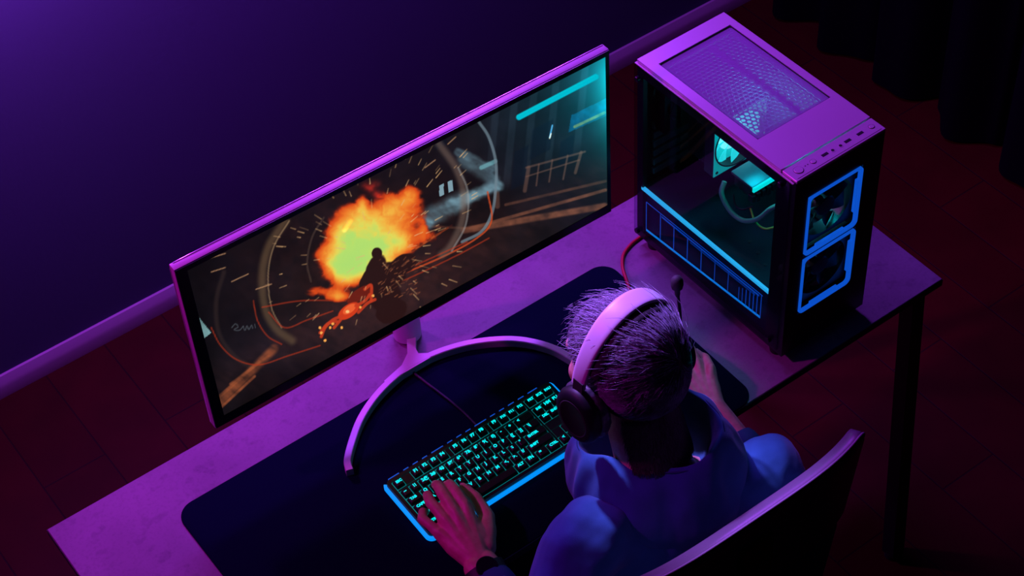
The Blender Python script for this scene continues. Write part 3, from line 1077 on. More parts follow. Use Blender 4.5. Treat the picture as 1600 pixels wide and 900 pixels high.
for q in range(9):
    bm = BM()
    t0 = 2 * PI * q / 9
    prevA = None
    rows_ = []
    for i in range(7):
        rr = .020 + .0365 * i / 6
        rows_.append([(fc[0] + rr * math.cos(t0 + .3 * i / 6 + s_ * .66), FW + .004 + .012 * s_, fc[1] + rr * math.sin(t0 + .3 * i / 6 + s_ * .66)) for s_ in (0, .5, 1)])
    V1 = [[bm.verts.new(p) for p in r_] for r_ in rows_]
    V2 = [[bm.verts.new((p[0], p[1] + .0012, p[2])) for p in r_] for r_ in rows_]
    for i in range(6):
        for j in (0, 1):
            bm.faces.new((V1[i][j], V1[i][j + 1], V1[i + 1][j + 1], V1[i + 1][j]))
            bm.faces.new((V2[i][j], V2[i + 1][j], V2[i + 1][j + 1], V2[i][j + 1]))
        for j in (0, 2):
            bm.faces.new((V1[i][j], V1[i + 1][j], V2[i + 1][j], V2[i][j]))
    for i in (0, 6):
        for j in (0, 1):
            bm.faces.new((V1[i][j], V1[i][j + 1], V2[i][j + 1], V2[i][j]))
    obj('blade', bm, M['fanblade'], cf, 60)
bm = BM()
for i in range(16):
    add_box(bm, (fc[0] - .052, FW + .028 + i * .0032, fc[1] - .055), (fc[0] + .052, FW + .0286 + i * .0032, fc[1] + .055))
obj('heatsink', bm, mat('dark heatsink fins', (.08, .09, .10), .35, .8), pc)
# graphics card with an aqua lit front edge
gz = .277
gc = box('graphics_card', (.058, .158, gz), (PW - .020, .214, gz + .006), M['gpu'], pc, .002, 2)
box('card_light_edge', (.058, .1535, gz - .004), (.140, .1585, gz + .0062), M['led_aqua'], gc, .001, 1)
box('card_body', (.064, .160, gz - .030), (PW - .020, .212, gz - .0005), M['fandark'], gc, .003, 1)
bm = BM()
for k in range(6):
    add_box(bm, (.056 + .012 * k, .1535, gz - .028 - .004 * (k % 2)), (.064 + .012 * k, .166, gz - .012), .001, 1)
obj('card_connector', bm, M['blackplastic'], gc)
cb = [(.056, .226, .250), (.046, .222, .232), (.045, .205, .212), (.046, .183, .203), (.05, .160, .206), (.056, .135, .228), (.066, .115, .262), (.08, .090, .285)]
tube('sleeved_cable', catmull(cb, 6), .0046, M['tube'], pc, 12)
tube('yellow_wire', catmull([(.066, .168, .222), (.062, .150, .206), (.066, .130, .200), (.080, .118, .204)], 5), .002, M['yellow'], pc, 8)
tube('thin_wire', catmull([(.060, .206, .232), (.056, .196, .216), (.058, .180, .214), (.07, .165, .226)], 5), .0016, M['cable_black'], pc, 8)
bm = BM(); add_cyl(bm, (.085, .100, .188), (1, .4, 0), .018, .012, 28, None, .002); obj('fan_connector', bm, M['fandark'], pc)
box('drive_cage', (.07, .046, .16), (PW - .02, .060, .235), M['darkmetal'], pc)

# ------------------------------------------------------------------ cables
o = tube('power_cable', [Vector(p) for p in catmull([(1.30, .445, Z + .004), (1.24, .437, Z + .0035), (1.207, .4335, Z + .0035), (1.184, .4295, Z + .0035), (1.157, .417, Z + .0035), (1.136, .393, Z + .0035), (1.120, .362, Z + .005), (1.106, .335, Z + .0075), (1.085, .300, Z + .0075), (1.070, .255, Z + .0075), (1.064, .22, Z + .0075)], 6)], .0033, M['cable_red'], None, 10)
tag(o, 'red cable curling out from behind the computer case over the desk', 'cable')
o = tube('keyboard_cable', [Vector(p) for p in catmull([(.724, .528, Z + .003), (.716, .485, Z + .003), (.694, .452, Z + .0042), (.681, .4265, ZM + .0028), (.683, .40, ZM + .0028), (.688, .365, ZM + .0028), (.694, .322, ZM + .0028), (.697, .285, ZM + .0028), (.697, .252, ZM + .004)], 6)], .0026, M['cable_black'], None, 8)
tag(o, 'thin black cable running across the mat to the keyboard', 'cable')

# ------------------------------------------------------------------ keyboard
KX, KY, KYAW, KW, KD = .4915, .0985, .0125, .358, .138
kb = thing('keyboard', 'black compact keyboard with cyan backlit keys and blue glowing rim', 'keyboard', (KX, KY, ZM), KYAW)
SL = .085


def kz(x, y, z):
    return (x, y, z + SL * y)


bm = BM()
add_prism(bm, rrect(.0035, .0035, KW - .0035, KD - .0035, .008, 6), .0, .0155, kz)
obj('case', bm, M['kbbody'], kb)
bm = BM()
add_ring(bm, rrect(.004, .004, KW - .004, KD - .004, .008, 6), rrect(.0105, .0105, KW - .0105, KD - .0105, .003, 6), .0155, .0185, kz)
obj('top_frame', bm, M['kbbody'], kb)
# glowing rim (open at the back, where only short dashes show)
rim = rrect(.0012, .0012, KW - .0012, KD - .0012, .010, 8)
k0 = [i for i, p in enumerate(rim)]
bm = BM()
path = [p for p in rim if p[1] < KD - .004]
# order the path from back-left round the front to back-right
left = sorted([p for p in path if p[0] < .0101], key=lambda p: -p[1])
right = sorted([p for p in path if p[0] > KW - .0101], key=lambda p: p[1])
full = left + right
add_tube(bm, [kz(p[0], p[1], .0085) for p in full], 1.0, prof=[(-.0032, -.0035), (.0032, -.0035), (.0032, .0030), (-.0032, .0030)], up=(0, 0, 1))
obj('light_rim', bm, M['led_blue'], kb, 60)
x = .012
for L in [.022, .010, .010, .010, .024, .010, .010, .010, .024, .010, .010, .012, .012, .02]:
    if x + L > KW - .01:
        break
    bm = BM()
    add_box(bm, (x, KD - .0035, .0125 + SL * KD), (x + L, KD - .0005, .0160 + SL * KD))
    obj('rear_light_dash', bm, M['led_blue2'], kb)
    x += L + .0095
bm = BM()
add_prism(bm, [(.011, .011), (KW - .011, .011), (KW - .011, KD - .011), (.011, KD - .011)], .0155, .0160, kz)
obj('backlight_plate', bm, mat('cyan lit switch plate', (.03, .06, .07), .5, emit=(.0, .45, .48), estr=.42), kb, None)
FILL = [(1, 5.25, 2, 6.25), (6, 5.25, 6.5, 6.25), (10.5, 5.25, 11, 6.25), (0, 5.03, 18.25, 5.22), (15, 0, 15.25, 6.25), (15.25, 2, 18.25, 3), (15.25, 1, 16.25, 2), (17.25, 1, 18.25, 2)]
# keys: rows from the front; (legend, width in key units)
U = (KW - .023) / 18.25
rows_k = [
    (0.0, [('CTRL', 1.25), ('WIN', 1.25), ('ALT', 1.25), ('', 6.25), ('ALT', 1.25), ('FN', 1.25), ('=', 1.25), ('CTRL', 1.25), (None, .25), ('<', 1), ('v', 1), ('>', 1)]),
    (1.0, [('SHIFT', 2.25), ('Z', 1), ('X', 1), ('C', 1), ('V', 1), ('B', 1), ('N', 1), ('M', 1), ('<,', 1), ('>.', 1), ('?/', 1), ('SHIFT', 2.75), (None, 1.25), ('^', 1)]),
    (2.0, [('CAPS', 1.75), ('A', 1), ('S', 1), ('D', 1), ('F', 1), ('G', 1), ('H', 1), ('J', 1), ('K', 1), ('L', 1), (':;', 1), ('"', 1), ('ENTER', 2.25)]),
    (3.0, [('TAB', 1.5), ('Q', 1), ('W', 1), ('E', 1), ('R', 1), ('T', 1), ('Y', 1), ('U', 1), ('I', 1), ('O', 1), ('P', 1), ('{[', 1), ('}]', 1), ('\\|', 1.5), (None, .25), ('DEL', 1), ('END', 1), ('PD', 1)]),
    (4.0, [('~', 1), ('1!', 1), ('2@', 1), ('3#', 1), ('4$', 1), ('5%', 1), ('6^', 1), ('7&', 1), ('8*', 1), ('9(', 1), ('0)', 1), ('-', 1), ('+', 1), ('<', 2), (None, .25), ('INS', 1), ('HM', 1), ('PU', 1)]),
    (5.25, [('ESC', 1), (None, 1), ('F1', 1), ('F2', 1), ('F3', 1), ('F4', 1), (None, .5), ('F5', 1), ('F6', 1), ('F7', 1), ('F8', 1), (None, .5), ('F9', 1), ('F10', 1), ('F11', 1), ('F12', 1), (None, .25), ('PRT', 1), ('SCR', 1), ('PAU', 1)]),
]
capmesh, txtmesh = {}, {}


def cap_mesh(w):
    if w not in capmesh:
        W = w * U - .0016
        D = U - .0016
        bm = BM()
        lv = [(0, 0, 0, 0), (.0008, .0008, .0012, .003), (.0022, .0018, .0022, .0078), (.0029, .0025, .0029, .0084)]
        rings = []
        for (ix, f_, b_, z) in lv:
            rings.append([bm.verts.new((x_, y_, z)) for x_, y_ in rrect(ix, f_, W - ix, D - b_, .0011, 2)])
        for a, b in zip(rings, rings[1:]):
            n_ = len(a)
            for i in range(n_):
                bm.faces.new((a[i], a[(i + 1) % n_], b[(i + 1) % n_], b[i]))
        bm.faces.new(rings[0][::-1]); bm.faces.new(rings[-1])
        me = bpy.data.meshes.new('keycap'); bm.to_mesh(me); bm.free()
        me.materials.append(M['cap'])
        me.shade_smooth(); me.set_sharp_from_angle(angle=math.radians(30))
        capmesh[w] = me
    return capmesh[w]


def txt_mesh(s):
    if s not in txtmesh:
        cu_ = bpy.data.curves.new('t', 'FONT')
        cu_.body = s
        cu_.size = .0084 if len(s) <= 2 else .0068
        cu_.offset = .00042
        cu_.extrude = .00012
        cu_.resolution_u = 2
        t = bpy.data.objects.new('t', cu_)
        COL.objects.link(t)
        dg = bpy.context.evaluated_depsgraph_get()
        me = bpy.data.meshes.new_from_object(t.evaluated_get(dg))
        bpy.data.objects.remove(t)
        me.name = 'legend'
        me.materials.clear(); me.materials.append(M['legend'])
        txtmesh[s] = me
    return txtmesh[s]


tilt = math.atan(SL)
bm = BM()
VU = (KD - .023) / 6.25
for (a0_, b0_, a1_, b1_) in FILL:
    x0_, x1_ = .0115 + a0_ * U + .0006, .0115 + a1_ * U - .0006
    y0_, y1_ = .0115 + b0_ * VU + .0006, .0115 + b1_ * VU - .0006
    add_prism(bm, [(x0_, y0_), (x1_, y0_), (x1_, y1_), (x0_, y1_)], .0155, .0186, kz)
obj('switch_cover', bm, M['kbbody'], kb)
for (r_, keys) in rows_k:
    x = .0115
    y = .0115 + r_ * U * (KD - .023) / (6.25 * U)
    for (s, w) in keys:
        if s is not None:
            k = bpy.data.objects.new('keycap', cap_mesh(w))
            COL.objects.link(k)
            k.parent = kb
            k.location = (x + .0008, y + .0008, .0172 + SL * y)
            k.rotation_euler = (tilt, 0, 0)
            if s:
                l = bpy.data.objects.new('legend', txt_mesh(s))
                COL.objects.link(l)
                l.parent = k
                l.location = (.0034, U - .0112, .00848)
        x += w * U

# ------------------------------------------------------------------ mouse (under the right hand)
ms = thing('mouse', 'black computer mouse under the right hand on the mat', 'mouse', (1.052, .096, ZM), -.34)
bm = BM()
add_ellipsoid(bm, (0, 0, .006), (.030, .060, .030), None, 28, 18)
for v in bm.verts:
    if v.co.z < .0:
        v.co.z = 0.0
    if v.co.y > 0:
        v.co.z *= 1 - .25 * v.co.y / .06
obj('mouse_body', bm, M['blackplastic'], ms)
cyl('scroll_wheel', (-.003, .036, .022), (1, 0, 0), .007, .006, M['rubber'], ms, 20)

# ------------------------------------------------------------------ person
HC = Vector((.786, -.052, 1.118))
HR = Euler((math.radians(2), math.radians(2), math.radians(5)), 'XYZ').to_matrix()


def hl(x, y, z):
    """head frame (x right, y forward, z up) to the room"""
    return HC + HR @ Vector((x, y, z))


HQ = Euler((math.radians(2), math.radians(2), math.radians(5)), 'XYZ')
person = thing('person', 'person in a blue hooded sweatshirt leaning over the desk with hands on keyboard and mouse', 'person', (0, 0, 0))
bm = BM()
add_ellipsoid(bm, hl(0, -.008, .032), (.074, .094, .083), HQ, 32, 24)
add_ellipsoid(bm, hl(0, .034, -.022), (.060, .060, .086), HQ, 28, 20)
add_ellipsoid(bm, hl(0, .040, -.074), (.046, .046, .034), HQ)
add_ellipsoid(bm, hl(0, .076, -.094), (.020, .018, .017), HQ)
add_capsules(bm, [(hl(0, .090, .012), .008), (hl(0, .106, -.026), .012)])
add_capsules(bm, [(hl(-.013, .095, -.03), .008), (hl(.013, .095, -.03), .008)])
add_capsules(bm, [(hl(-.038, .078, .024), .012), (hl(0, .088, .022), .010), (hl(.038, .078, .024), .012)])
add_capsules(bm, [(hl(-.020, .088, -.057), .007), (hl(0, .096, -.055), .008), (hl(.020, .088, -.057), .007)])
add_capsules(bm, [(hl(-.017, .086, -.067), .007), (hl(0, .093, -.068), .0085), (hl(.017, .086, -.067), .007)])
for s in (-1, 1):
    add_ellipsoid(bm, hl(s * .034, .064, -.032), (.018, .019, .024), HQ)
    add_ellipsoid(bm, hl(s * .074, -.006, -.008), (.010, .020, .030), HQ)
    add_ellipsoid(bm, hl(s * .030, .078, .008), (.012, .012, .009), HQ)
# neck and a slim core under the clothes
add_capsules(bm, [(hl(0, -.028, -.03), .050), (Vector((.782, -.100, 1.03)), .056), (Vector((.785, -.125, .96)), .060), (Vector((.785, -.15, .85)), .085), (Vector((.785, -.15, .70)), .10), (Vector((.785, -.15, .58)), .10)], 32)
add_capsules(bm, [(Vector((.63, -.15, .885)), .045), (Vector((.785, -.14, .90)), .055), (Vector((.93, -.20, .885)), .045)])
LE, LW = Vector((.492, -.222, .745)), Vector((.516, -.016, .800))
RE, RW = Vector((.998, -.235, .715)), Vector((1.013, .003, .797))
add_capsules(bm, [(Vector((.62, -.145, .885)), .045), (LE, .038)])
add_capsules(bm, [(Vector((.945, -.205, .88)), .045), (RE, .038)])
fl = (LW - LE).normalized()
sl = fl.cross(Vector((0, 0, 1))).normalized()
fr = (RW - RE).normalized()
sr_ = fr.cross(Vector((0, 0, 1))).normalized()
for (E_, W_, s_) in ((LE, LW, sl), (RE, RW, sr_)):
    for k in (-1, 1):
        add_capsules(bm, [(E_ + s_ * .008 * k, .036), (E_.lerp(W_, .35) + s_ * .009 * k, .036), (E_.lerp(W_, .75) + s_ * .010 * k, .025), (W_ + s_ * .010 * k, .0205)])
for s in (-1, 1):
    hip = Vector((.785 + s * .09, -.14, .56))
    knee = Vector((.785 + s * .16, .27, .53))
    ank = Vector((.785 + s * .15, .30, .09))
    add_capsules(bm, [(hip, .075), (knee, .05), (ank, .036)])
    add_capsules(bm, [(ank, .036), (ank + Vector((0, .13, -.05)), .03)])


def vec(p, dz=0):
    return Vector((p[0] - .54 * dz, p[1] - .69 * dz, p[2] + dz))


# left hand: palm, four bent fingers on the keys, thumb from the side of the palm
lh = dict(i=((.556, .082, .825), (.561, .116, .824), (.573, .161, .785), .0098), m=((.533, .080, .829), (.541, .123, .826), (.558, .174, .785), .0100),
          r=((.513, .078, .825), (.517, .125, .821), (.534, .163, .785), .0094), p=((.494, .068, .816), (.489, .109, .816), (.513, .137, .785), .0084))
nails = []
for k, (a, b, c, r) in lh.items():
    a, b, c = vec(a), vec(b, .004), vec(c, .007)
    d = b.lerp(c, .52) + Vector((0, .003, .007))
    add_capsules(bm, [(LW + (a - LW) * .12 + Vector((0, 0, -.002)), .0185), (a.lerp(LW, .35) + Vector((0, 0, -.005)), .0165), (a + Vector((0, 0, -.003)), r + .0022)])
    add_capsules(bm, [(a + Vector((0, 0, -.002)), r + .0016), (a.lerp(b, .5) + Vector((0, 0, .001)), r + .0002), (b, r + .0004), (d, r - .0008), (c, r - .0022)])
    nails.append((d, c, r - .0018))
add_ellipsoid(bm, (.527, .036, .806), (.036, .044, .019), Euler((.22, 0, -.18)))
add_ellipsoid(bm, (.560, .034, .800), (.019, .036, .016), Euler((0, 0, -.62)))
tc_, tm_, ti_, tt_ = Vector((.543, .010, .797)), Vector((.580, .056, .799)), Vector((.587, .099, .801)), Vector((.586, .132, .795))
add_capsules(bm, [(tc_, .018), (tm_, .0135), (ti_, .0112), (tt_, .0086)])
nails.append((ti_, tt_, .0088))
# knuckle tendons
for k in lh:
    a = vec(lh[k][0])
    add_capsules(bm, [(a + Vector((0, 0, .0035)), .0075), (a.lerp(LW, .55) + Vector((0, 0, .006)), .006)])
# right hand resting on the mouse
ff, rr_ = Vector((.33, .944, 0)), Vector((.944, -.33, 0))
MC = RW + ff * .084 + Vector((0, 0, .016))
for k, off, back, L1, r in (('i', -.031, 0, .042, .0096), ('m', -.010, .004, .046, .0098), ('r', .011, 0, .043, .0093), ('p', .030, -.012, .034, .0083)):
    a = MC + rr_ * off + ff * back
    b = a + ff * L1 + rr_ * off * .25 + Vector((0, 0, -.001))
    d = b + ff * L1 * .55 + Vector((0, 0, -.012))
    c = d + ff * L1 * .42 + Vector((0, 0, -.010))
    if k == 'p':
        b = b + Vector((0, 0, -.008)) - rr_ * .004; d = d + Vector((0, 0, -.008)) - rr_ * .006; c = c + Vector((0, 0, -.004)) - rr_ * .007
    add_capsules(bm, [(RW + rr_ * off * .35, .0185), (a.lerp(RW, .4) + Vector((0, 0, -.003)), .0165), (a + Vector((0, 0, -.002)), r + .002)])
    add_capsules(bm, [(a + Vector((0, 0, -.001)), r + .0018), (b, r + .0004), (d, r - .0008), (c, r - .002)])
    add_capsules(bm, [(a + Vector((0, 0, .0045)), .0075), (a.lerp(RW, .55) + Vector((0, 0, .007)), .006)])
    nails.append((d, c, r - .0018))
add_ellipsoid(bm, RW + ff * .048 + Vector((0, 0, .003)), (.037, .046, .019), Euler((.10, 0, -.34)))
t0_ = RW + ff * .012 - rr_ * .022
t1_ = RW + ff * .050 - rr_ * .050 + Vector((0, 0, -.006))
t2_ = RW + ff * .085 - rr_ * .058 + Vector((0, 0, -.014))
t3_ = RW + ff * .112 - rr_ * .052 + Vector((0, 0, -.018))
add_capsules(bm, [(t0_, .018), (t1_, .0135), (t2_, .0112), (t3_, .0086)])
nails.append((t2_, t3_, .0088))
body = blob('body', bm, .0020, 5, M['skin'], person)
for (d, c, r) in nails:
    dr = (c - d).normalized()
    upv = Vector((0, 0, 1)) - dr * dr.z
    upv.normalize()
    q = Matrix((dr.cross(upv), dr, upv)).transposed()
    bm = BM()
    res = bmesh.ops.create_uvsphere(bm, u_segments=14, v_segments=8, radius=1)
    for v in bm.verts:
        v.co = c - dr * .0005 + upv * (r * .72) + q @ Vector((v.co.x * r * .62, v.co.y * r * .85, v.co.z * .0016))
    obj('fingernail', bm, M['nail'], person, 60)
for s in (-1, 1):
    bm = BM()
    add_ellipsoid(bm, hl(s * .030, .0815, .008), (.0105, .0085, .0060), HQ, 20, 14)
    e_ = obj('eye', bm, mat('eye white', (.7, .68, .66), .2) if s < 0 else bpy.data.materials['eye white'], person, 80)
    bm = BM()
    add_ellipsoid(bm, hl(s * .030, .0885, .0075), (.0045, .0022, .0045), HQ, 16, 10)
    obj('iris', bm, mat('dark iris', (.02, .012, .01), .2) if s < 0 else bpy.data.materials['dark iris'], e_, 80)

# hair ------------------------------------------------------------
EC, ER = Vector((0, -.008, .033)), Vector((.0815, .1015, .0905))


def ell_pt(n, k=1.0):
    # fuller hair on the top and upper back of the head
    k = k * (1 + .13 * math.exp(-((n.y + .42) / .42) ** 2 - ((n.z - .85) / .34) ** 2 - (n.x / .75) ** 4))
    return Vector((EC.x + n.x * ER.x * k, EC.y + n.y * ER.y * k, EC.z + n.z * ER.z * k))


bm = BM()
res = bmesh.ops.create_uvsphere(bm, u_segments=56, v_segments=40, radius=1)
kill = []
for v in bm.verts:
    n = v.co.copy()
    low = -.86 if n.y < -.25 else (-.14 if n.y < .35 else .06 + .55 * max(0, n.y - .35))
    if n.z < low - .04:
        kill.append(v)
    v.co = hl(*ell_pt(n, 1.0 if n.z > low + .15 else .985))
bmesh.ops.delete(bm, geom=kill, context='VERTS')
hair = obj('hair', bm, M['hairbase'], person, 80)
md = hair.modifiers.new('t', 'SOLIDIFY'); md.thickness = .003; md.offset = -1


def strands(name, count, seed):
    g = np.random.default_rng(seed)
    V, F = [], []
    crown = Vector((.22, -.82, .52)).normalized()
    made = 0
    while made < count:
        n = Vector(g.normal(size=3)).normalized()
        low = -.90 if n.y < -.25 else (-.16 if n.y < .35 else .06 + .55 * max(0, n.y - .35))
        if n.z < low:
            continue
        d = n - crown
        ang = d.length
        t = d - n * d.dot(n)
        if t.length < 1e-3:
            continue
        t.normalize()
        swirl = n.cross(t)
        t = (t + swirl * (.55 * math.exp(-ang * 2.2) + g.normal() * .16)).normalized()
        topness = max(0, min(1, (n.z - .15) / .5))
        if n.y < -.75:
            topness *= .5
        L = (.018 + .036 * topness) * g.uniform(.6, 1.25)
        lift = (.05 + .26 * topness * math.exp(-((ang - .5) / .5) ** 2) + .10 * topness * max(0, n.y)) * g.uniform(.2, 1.1) + .015
        if g.random() < .03:
            lift += .35 * topness + .08
        wd = g.uniform(.0006, .0011)
        S = 5
        p = n.copy()
        base = len(V)
        curl = g.normal() * .35
        pos = hl(*ell_pt(n, .99))
        pts = [pos]
        tv = t.copy()
        h_ = 0.
        for s_ in range(1, S):
            q = p + tv * (L / .09 / (S - 1))
            q.normalize()
            h_ += L / (S - 1) * lift / .09 * (1.2 - .8 * s_ / S)
            sw = q.cross(tv)
            tv = (tv - q * tv.dot(q) + sw * curl * .22).normalized()
            p = q
            pts.append(hl(*ell_pt(q, 1.0 + h_)))
        for s_, P in enumerate(pts):
            a = (pts[min(s_ + 1, S - 1)] - pts[max(s_ - 1, 0)]).normalized()
            o1_ = a.orthogonal().normalized()
            o2_ = a.cross(o1_)
            w_ = wd * (1 - .85 * s_ / (S - 1))
            for k in range(3):
                an = 2 * PI * k / 3
                V.append(P + (o1_ * math.cos(an) + o2_ * math.sin(an)) * w_)
        for s_ in range(S - 1):
            for k in range(3):
                k2 = (k + 1) % 3
                F.append((base + s_ * 3 + k, base + s_ * 3 + k2, base + (s_ + 1) * 3 + k2, base + (s_ + 1) * 3 + k))
        made += 1
    me = bpy.data.meshes.new(name)
    me.from_pydata(V, [], F)
    return link_mesh(name, me, M['hair'], hair, 180)


st = strands('hair_strands', 15000, 3)
st['kind'] = 'stuff'


def nape_shade_strands(count, seed):  # nape hair carried low over the neck to darken shaded skin
    g = np.random.default_rng(seed)
    A_, B_ = hl(0, -.030, -.045), Vector((.786, -.108, 1.005))
    ax = (B_ - A_).normalized()
    bk = HR @ Vector((0, -1, 0))
    bk = (bk - ax * bk.dot(ax)).normalized()
    sd = ax.cross(bk)
    V, F = [], []
    for _ in range(count):
        a = g.uniform(-1.9, 1.22)
        t = 1.38 * g.uniform(0, 1) ** 1.15 * (1 - .25 * abs(a) / 1.9)
        n = bk * math.cos(a) + sd * math.sin(a)
        R0 = .0565 + .004 * t
        p = A_.lerp(B_, t) + n * R0
        side = n.cross(ax)
        dr = (ax + side * g.normal() * .25 - side * a * .12).normalized()
        L = g.uniform(.010, .020)
        base = len(V)
        pts = [p, p + dr * L * .4 + n * .0022, p + dr * L * .75 + n * .003, p + dr * L + n * .0028]
        w0 = g.uniform(.0006, .0011)
        for s_, P in enumerate(pts):
            w_ = w0 * (1 - .28 * s_)
            for k in range(3):
                an = 2 * PI * k / 3
                V.append(P + (n * math.cos(an) + side * math.sin(an)) * w_)
        for s_ in range(3):
            for k in range(3):
                k2 = (k + 1) % 3
                F.append((base + s_ * 3 + k, base + s_ * 3 + k2, base + (s_ + 1) * 3 + k2, base + (s_ + 1) * 3 + k))
    me = bpy.data.meshes.new('nape_hair_shade')
    me.from_pydata(V, [], F)
    o_ = link_mesh('nape_hair_shade', me, M['hairshade'], hair, 180)
    o_['kind'] = 'stuff'


nape_shade_strands(6500, 5)

# clothes -----------------------------------------------------------
def folds(co):
    x, y, z = co[:, 0], co[:, 1], co[:, 2]
    a = np.sin(38 * z + 9 * x + 3 * np.sin(14 * x + 5 * y)) * .5 + np.sin(55 * x - 26 * z + 4 * np.sin(21 * y)) * .35
    b = np.sin(90 * y + 40 * z + 5 * np.sin(30 * x)) * .15
    return .0060 * (a + b)


bm = BM()
add_ellipsoid(bm, (.785, -.160, .765), (.174, .110, .16), Euler((0, 0, -.15)), 32, 24)
add_ellipsoid(bm, (.785, -.155, .66), (.172, .118, .16), None, 32, 24)
add_capsules(bm, [(Vector((.785, -.15, .60)), .115), (Vector((.785, -.15, .56)), .115)])
for dx in (-.05, .05):
    add_capsules(bm, [(Vector((.785 + dx, -.15, .62)), .11), (Vector((.785 + dx, -.15, .545)), .112)])
add_capsules(bm, [(Vector((.785, -.140, .850)), .068), (Vector((.66, -.138, .895)), .066), (Vector((.612, -.142, .885)), .066)], 20)
add_capsules(bm, [(Vector((.785, -.150, .850)), .068), (Vector((.915, -.195, .880)), .060), (Vector((.950, -.205, .880)), .064)], 20)
add_capsules(bm, [(Vector((.612, -.142, .885)), .066), (Vector((.548, -.185, .81)), .060), (LE, .056), (LE.lerp(LW, .35), .050), (LE.lerp(LW, .72), .043)], 20)
add_capsules(bm, [(Vector((.950, -.205, .880)), .064), (Vector((.978, -.215, .80)), .060), (RE, .056), (RE.lerp(RW, .35), .053), (RE.lerp(RW, .60), .048)], 20)
hoodie = blob('hoodie', bm, .0042, 6, M['hoodie'], person, folds)
for (E_, W_, t_, r_) in ((LE, LW, .80, .040), (RE, RW, .64, .046)):
    c0, c1 = E_.lerp(W_, t_ - .05), E_.lerp(W_, t_ + .10)
    tube('cuff', [c0, c0.lerp(c1, .25), c0.lerp(c1, .8), c1], [r_ * .96, r_, r_ * .92, r_ * .84], M['rib'], hoodie, 28)
bm = BM()
add_tube(bm, [(.785, -.15, .505), (.785, -.15, .52), (.785, -.15, .56)], 1.0, prof=[(.150 * math.cos(a), .118 * math.sin(a)) for a in [2 * PI * i / 40 for i in range(40)]], up=(0, 1, 0))
obj('waistband', bm, M['rib'], hoodie, 60)
# hood lying behind the neck
TH = [  # rim, bulge, base, inner
    ((.702, -.056, .987), (.671, -.068, .945), (.672, -.085, .875), (.730, -.080, .935)),
    ((.732, -.110, 1.002), (.662, -.128, .935), (.672, -.150, .860), (.752, -.118, .930)),
    ((.777, -.174, 1.010), (.742, -.222, .935), (.755, -.232, .850), (.785, -.150, .920)),
    ((.826, -.198, 1.020), (.830, -.242, .945), (.838, -.242, .860), (.820, -.160, .920)),
    ((.873, -.176, 1.031), (.910, -.190, .965), (.912, -.200, .880), (.852, -.140, .925)),
    ((.886, -.112, 1.031), (.925, -.112, .965), (.925, -.118, .885), (.858, -.100, .930)),
    ((.850, -.038, 1.026), (.890, -.020, .945), (.885, -.040, .875), (.832, -.062, .925)),  # hidden front rim, here and next row, raised to block light into the hood
    ((.795, -.004, .988), (.790, .016, .925), (.785, -.005, .855), (.785, -.040, .905)),
    ((.724, -.018, .978), (.700, -.005, .925), (.705, -.020, .865), (.748, -.055, .920)),
]
NT = 12
R_rim, R_b, R_base, R_in = [catmull([t[k] for t in TH], NT, True) for k in range(4)]
n = len(R_rim)
rowsH = []
ctr = np.array((.79, -.10, .94))
for k in range(n):
    rim_, bu, ba, inn_ = R_rim[k], R_b[k], R_base[k], R_in[k]
    th = 2 * PI * k / n
    wr = .006 * math.sin(7 * th + 1) + .004 * math.sin(13 * th)
    out = (bu - ctr); out /= np.linalg.norm(out)
    outer_rim = rim_ + (bu - rim_) * .10 + np.array((0, 0, .004))
    row = [ba, ba * .55 + bu * .45 + out * .010, bu + out * wr, bu * .52 + rim_ * .48 + np.array((0, 0, .016)) + out * wr * .7, outer_rim + np.array((0, 0, .003)),
           rim_ + np.array((0, 0, .001)), rim_ * .85 + inn_ * .15 - np.array((0, 0, .010)), rim_ * .45 + inn_ * .55 - np.array((0, 0, .012)), inn_ - np.array((0, 0, .01)), inn_ * .45 + np.array((.79, -.10, .895)) * .55]
    rowsH.append(row)
bm = BM()
VV = [[bm.verts.new(p) for p in r_] for r_ in rowsH]
for k in range(n):
    A_, B_ = VV[k], VV[(k + 1) % n]
    for i in range(len(A_) - 1):
        bm.faces.new((A_[i], A_[i + 1], B_[i + 1], B_[i]))
hood = obj('hood', bm, M['hoodie'], hoodie, 180)
md = hood.modifiers.new('s', 'SOLIDIFY'); md.thickness = .006; md.offset = -1
md = hood.modifiers.new('u', 'SUBSURF'); md.levels = 2; md.render_levels = 2
tx = bpy.data.textures.new('cloth folds', 'CLOUDS'); tx.noise_scale = .075
md = hood.modifiers.new('d', 'DISPLACE'); md.texture = tx; md.strength = .013; md.mid_level = .5
tube('hood_seam', [Vector(p) + Vector((0, 0, .0045)) for p in [R_rim[k] * .86 + R_b[k] * .14 for k in range(n)]], .0016, M['rib'], hood, 8, True)
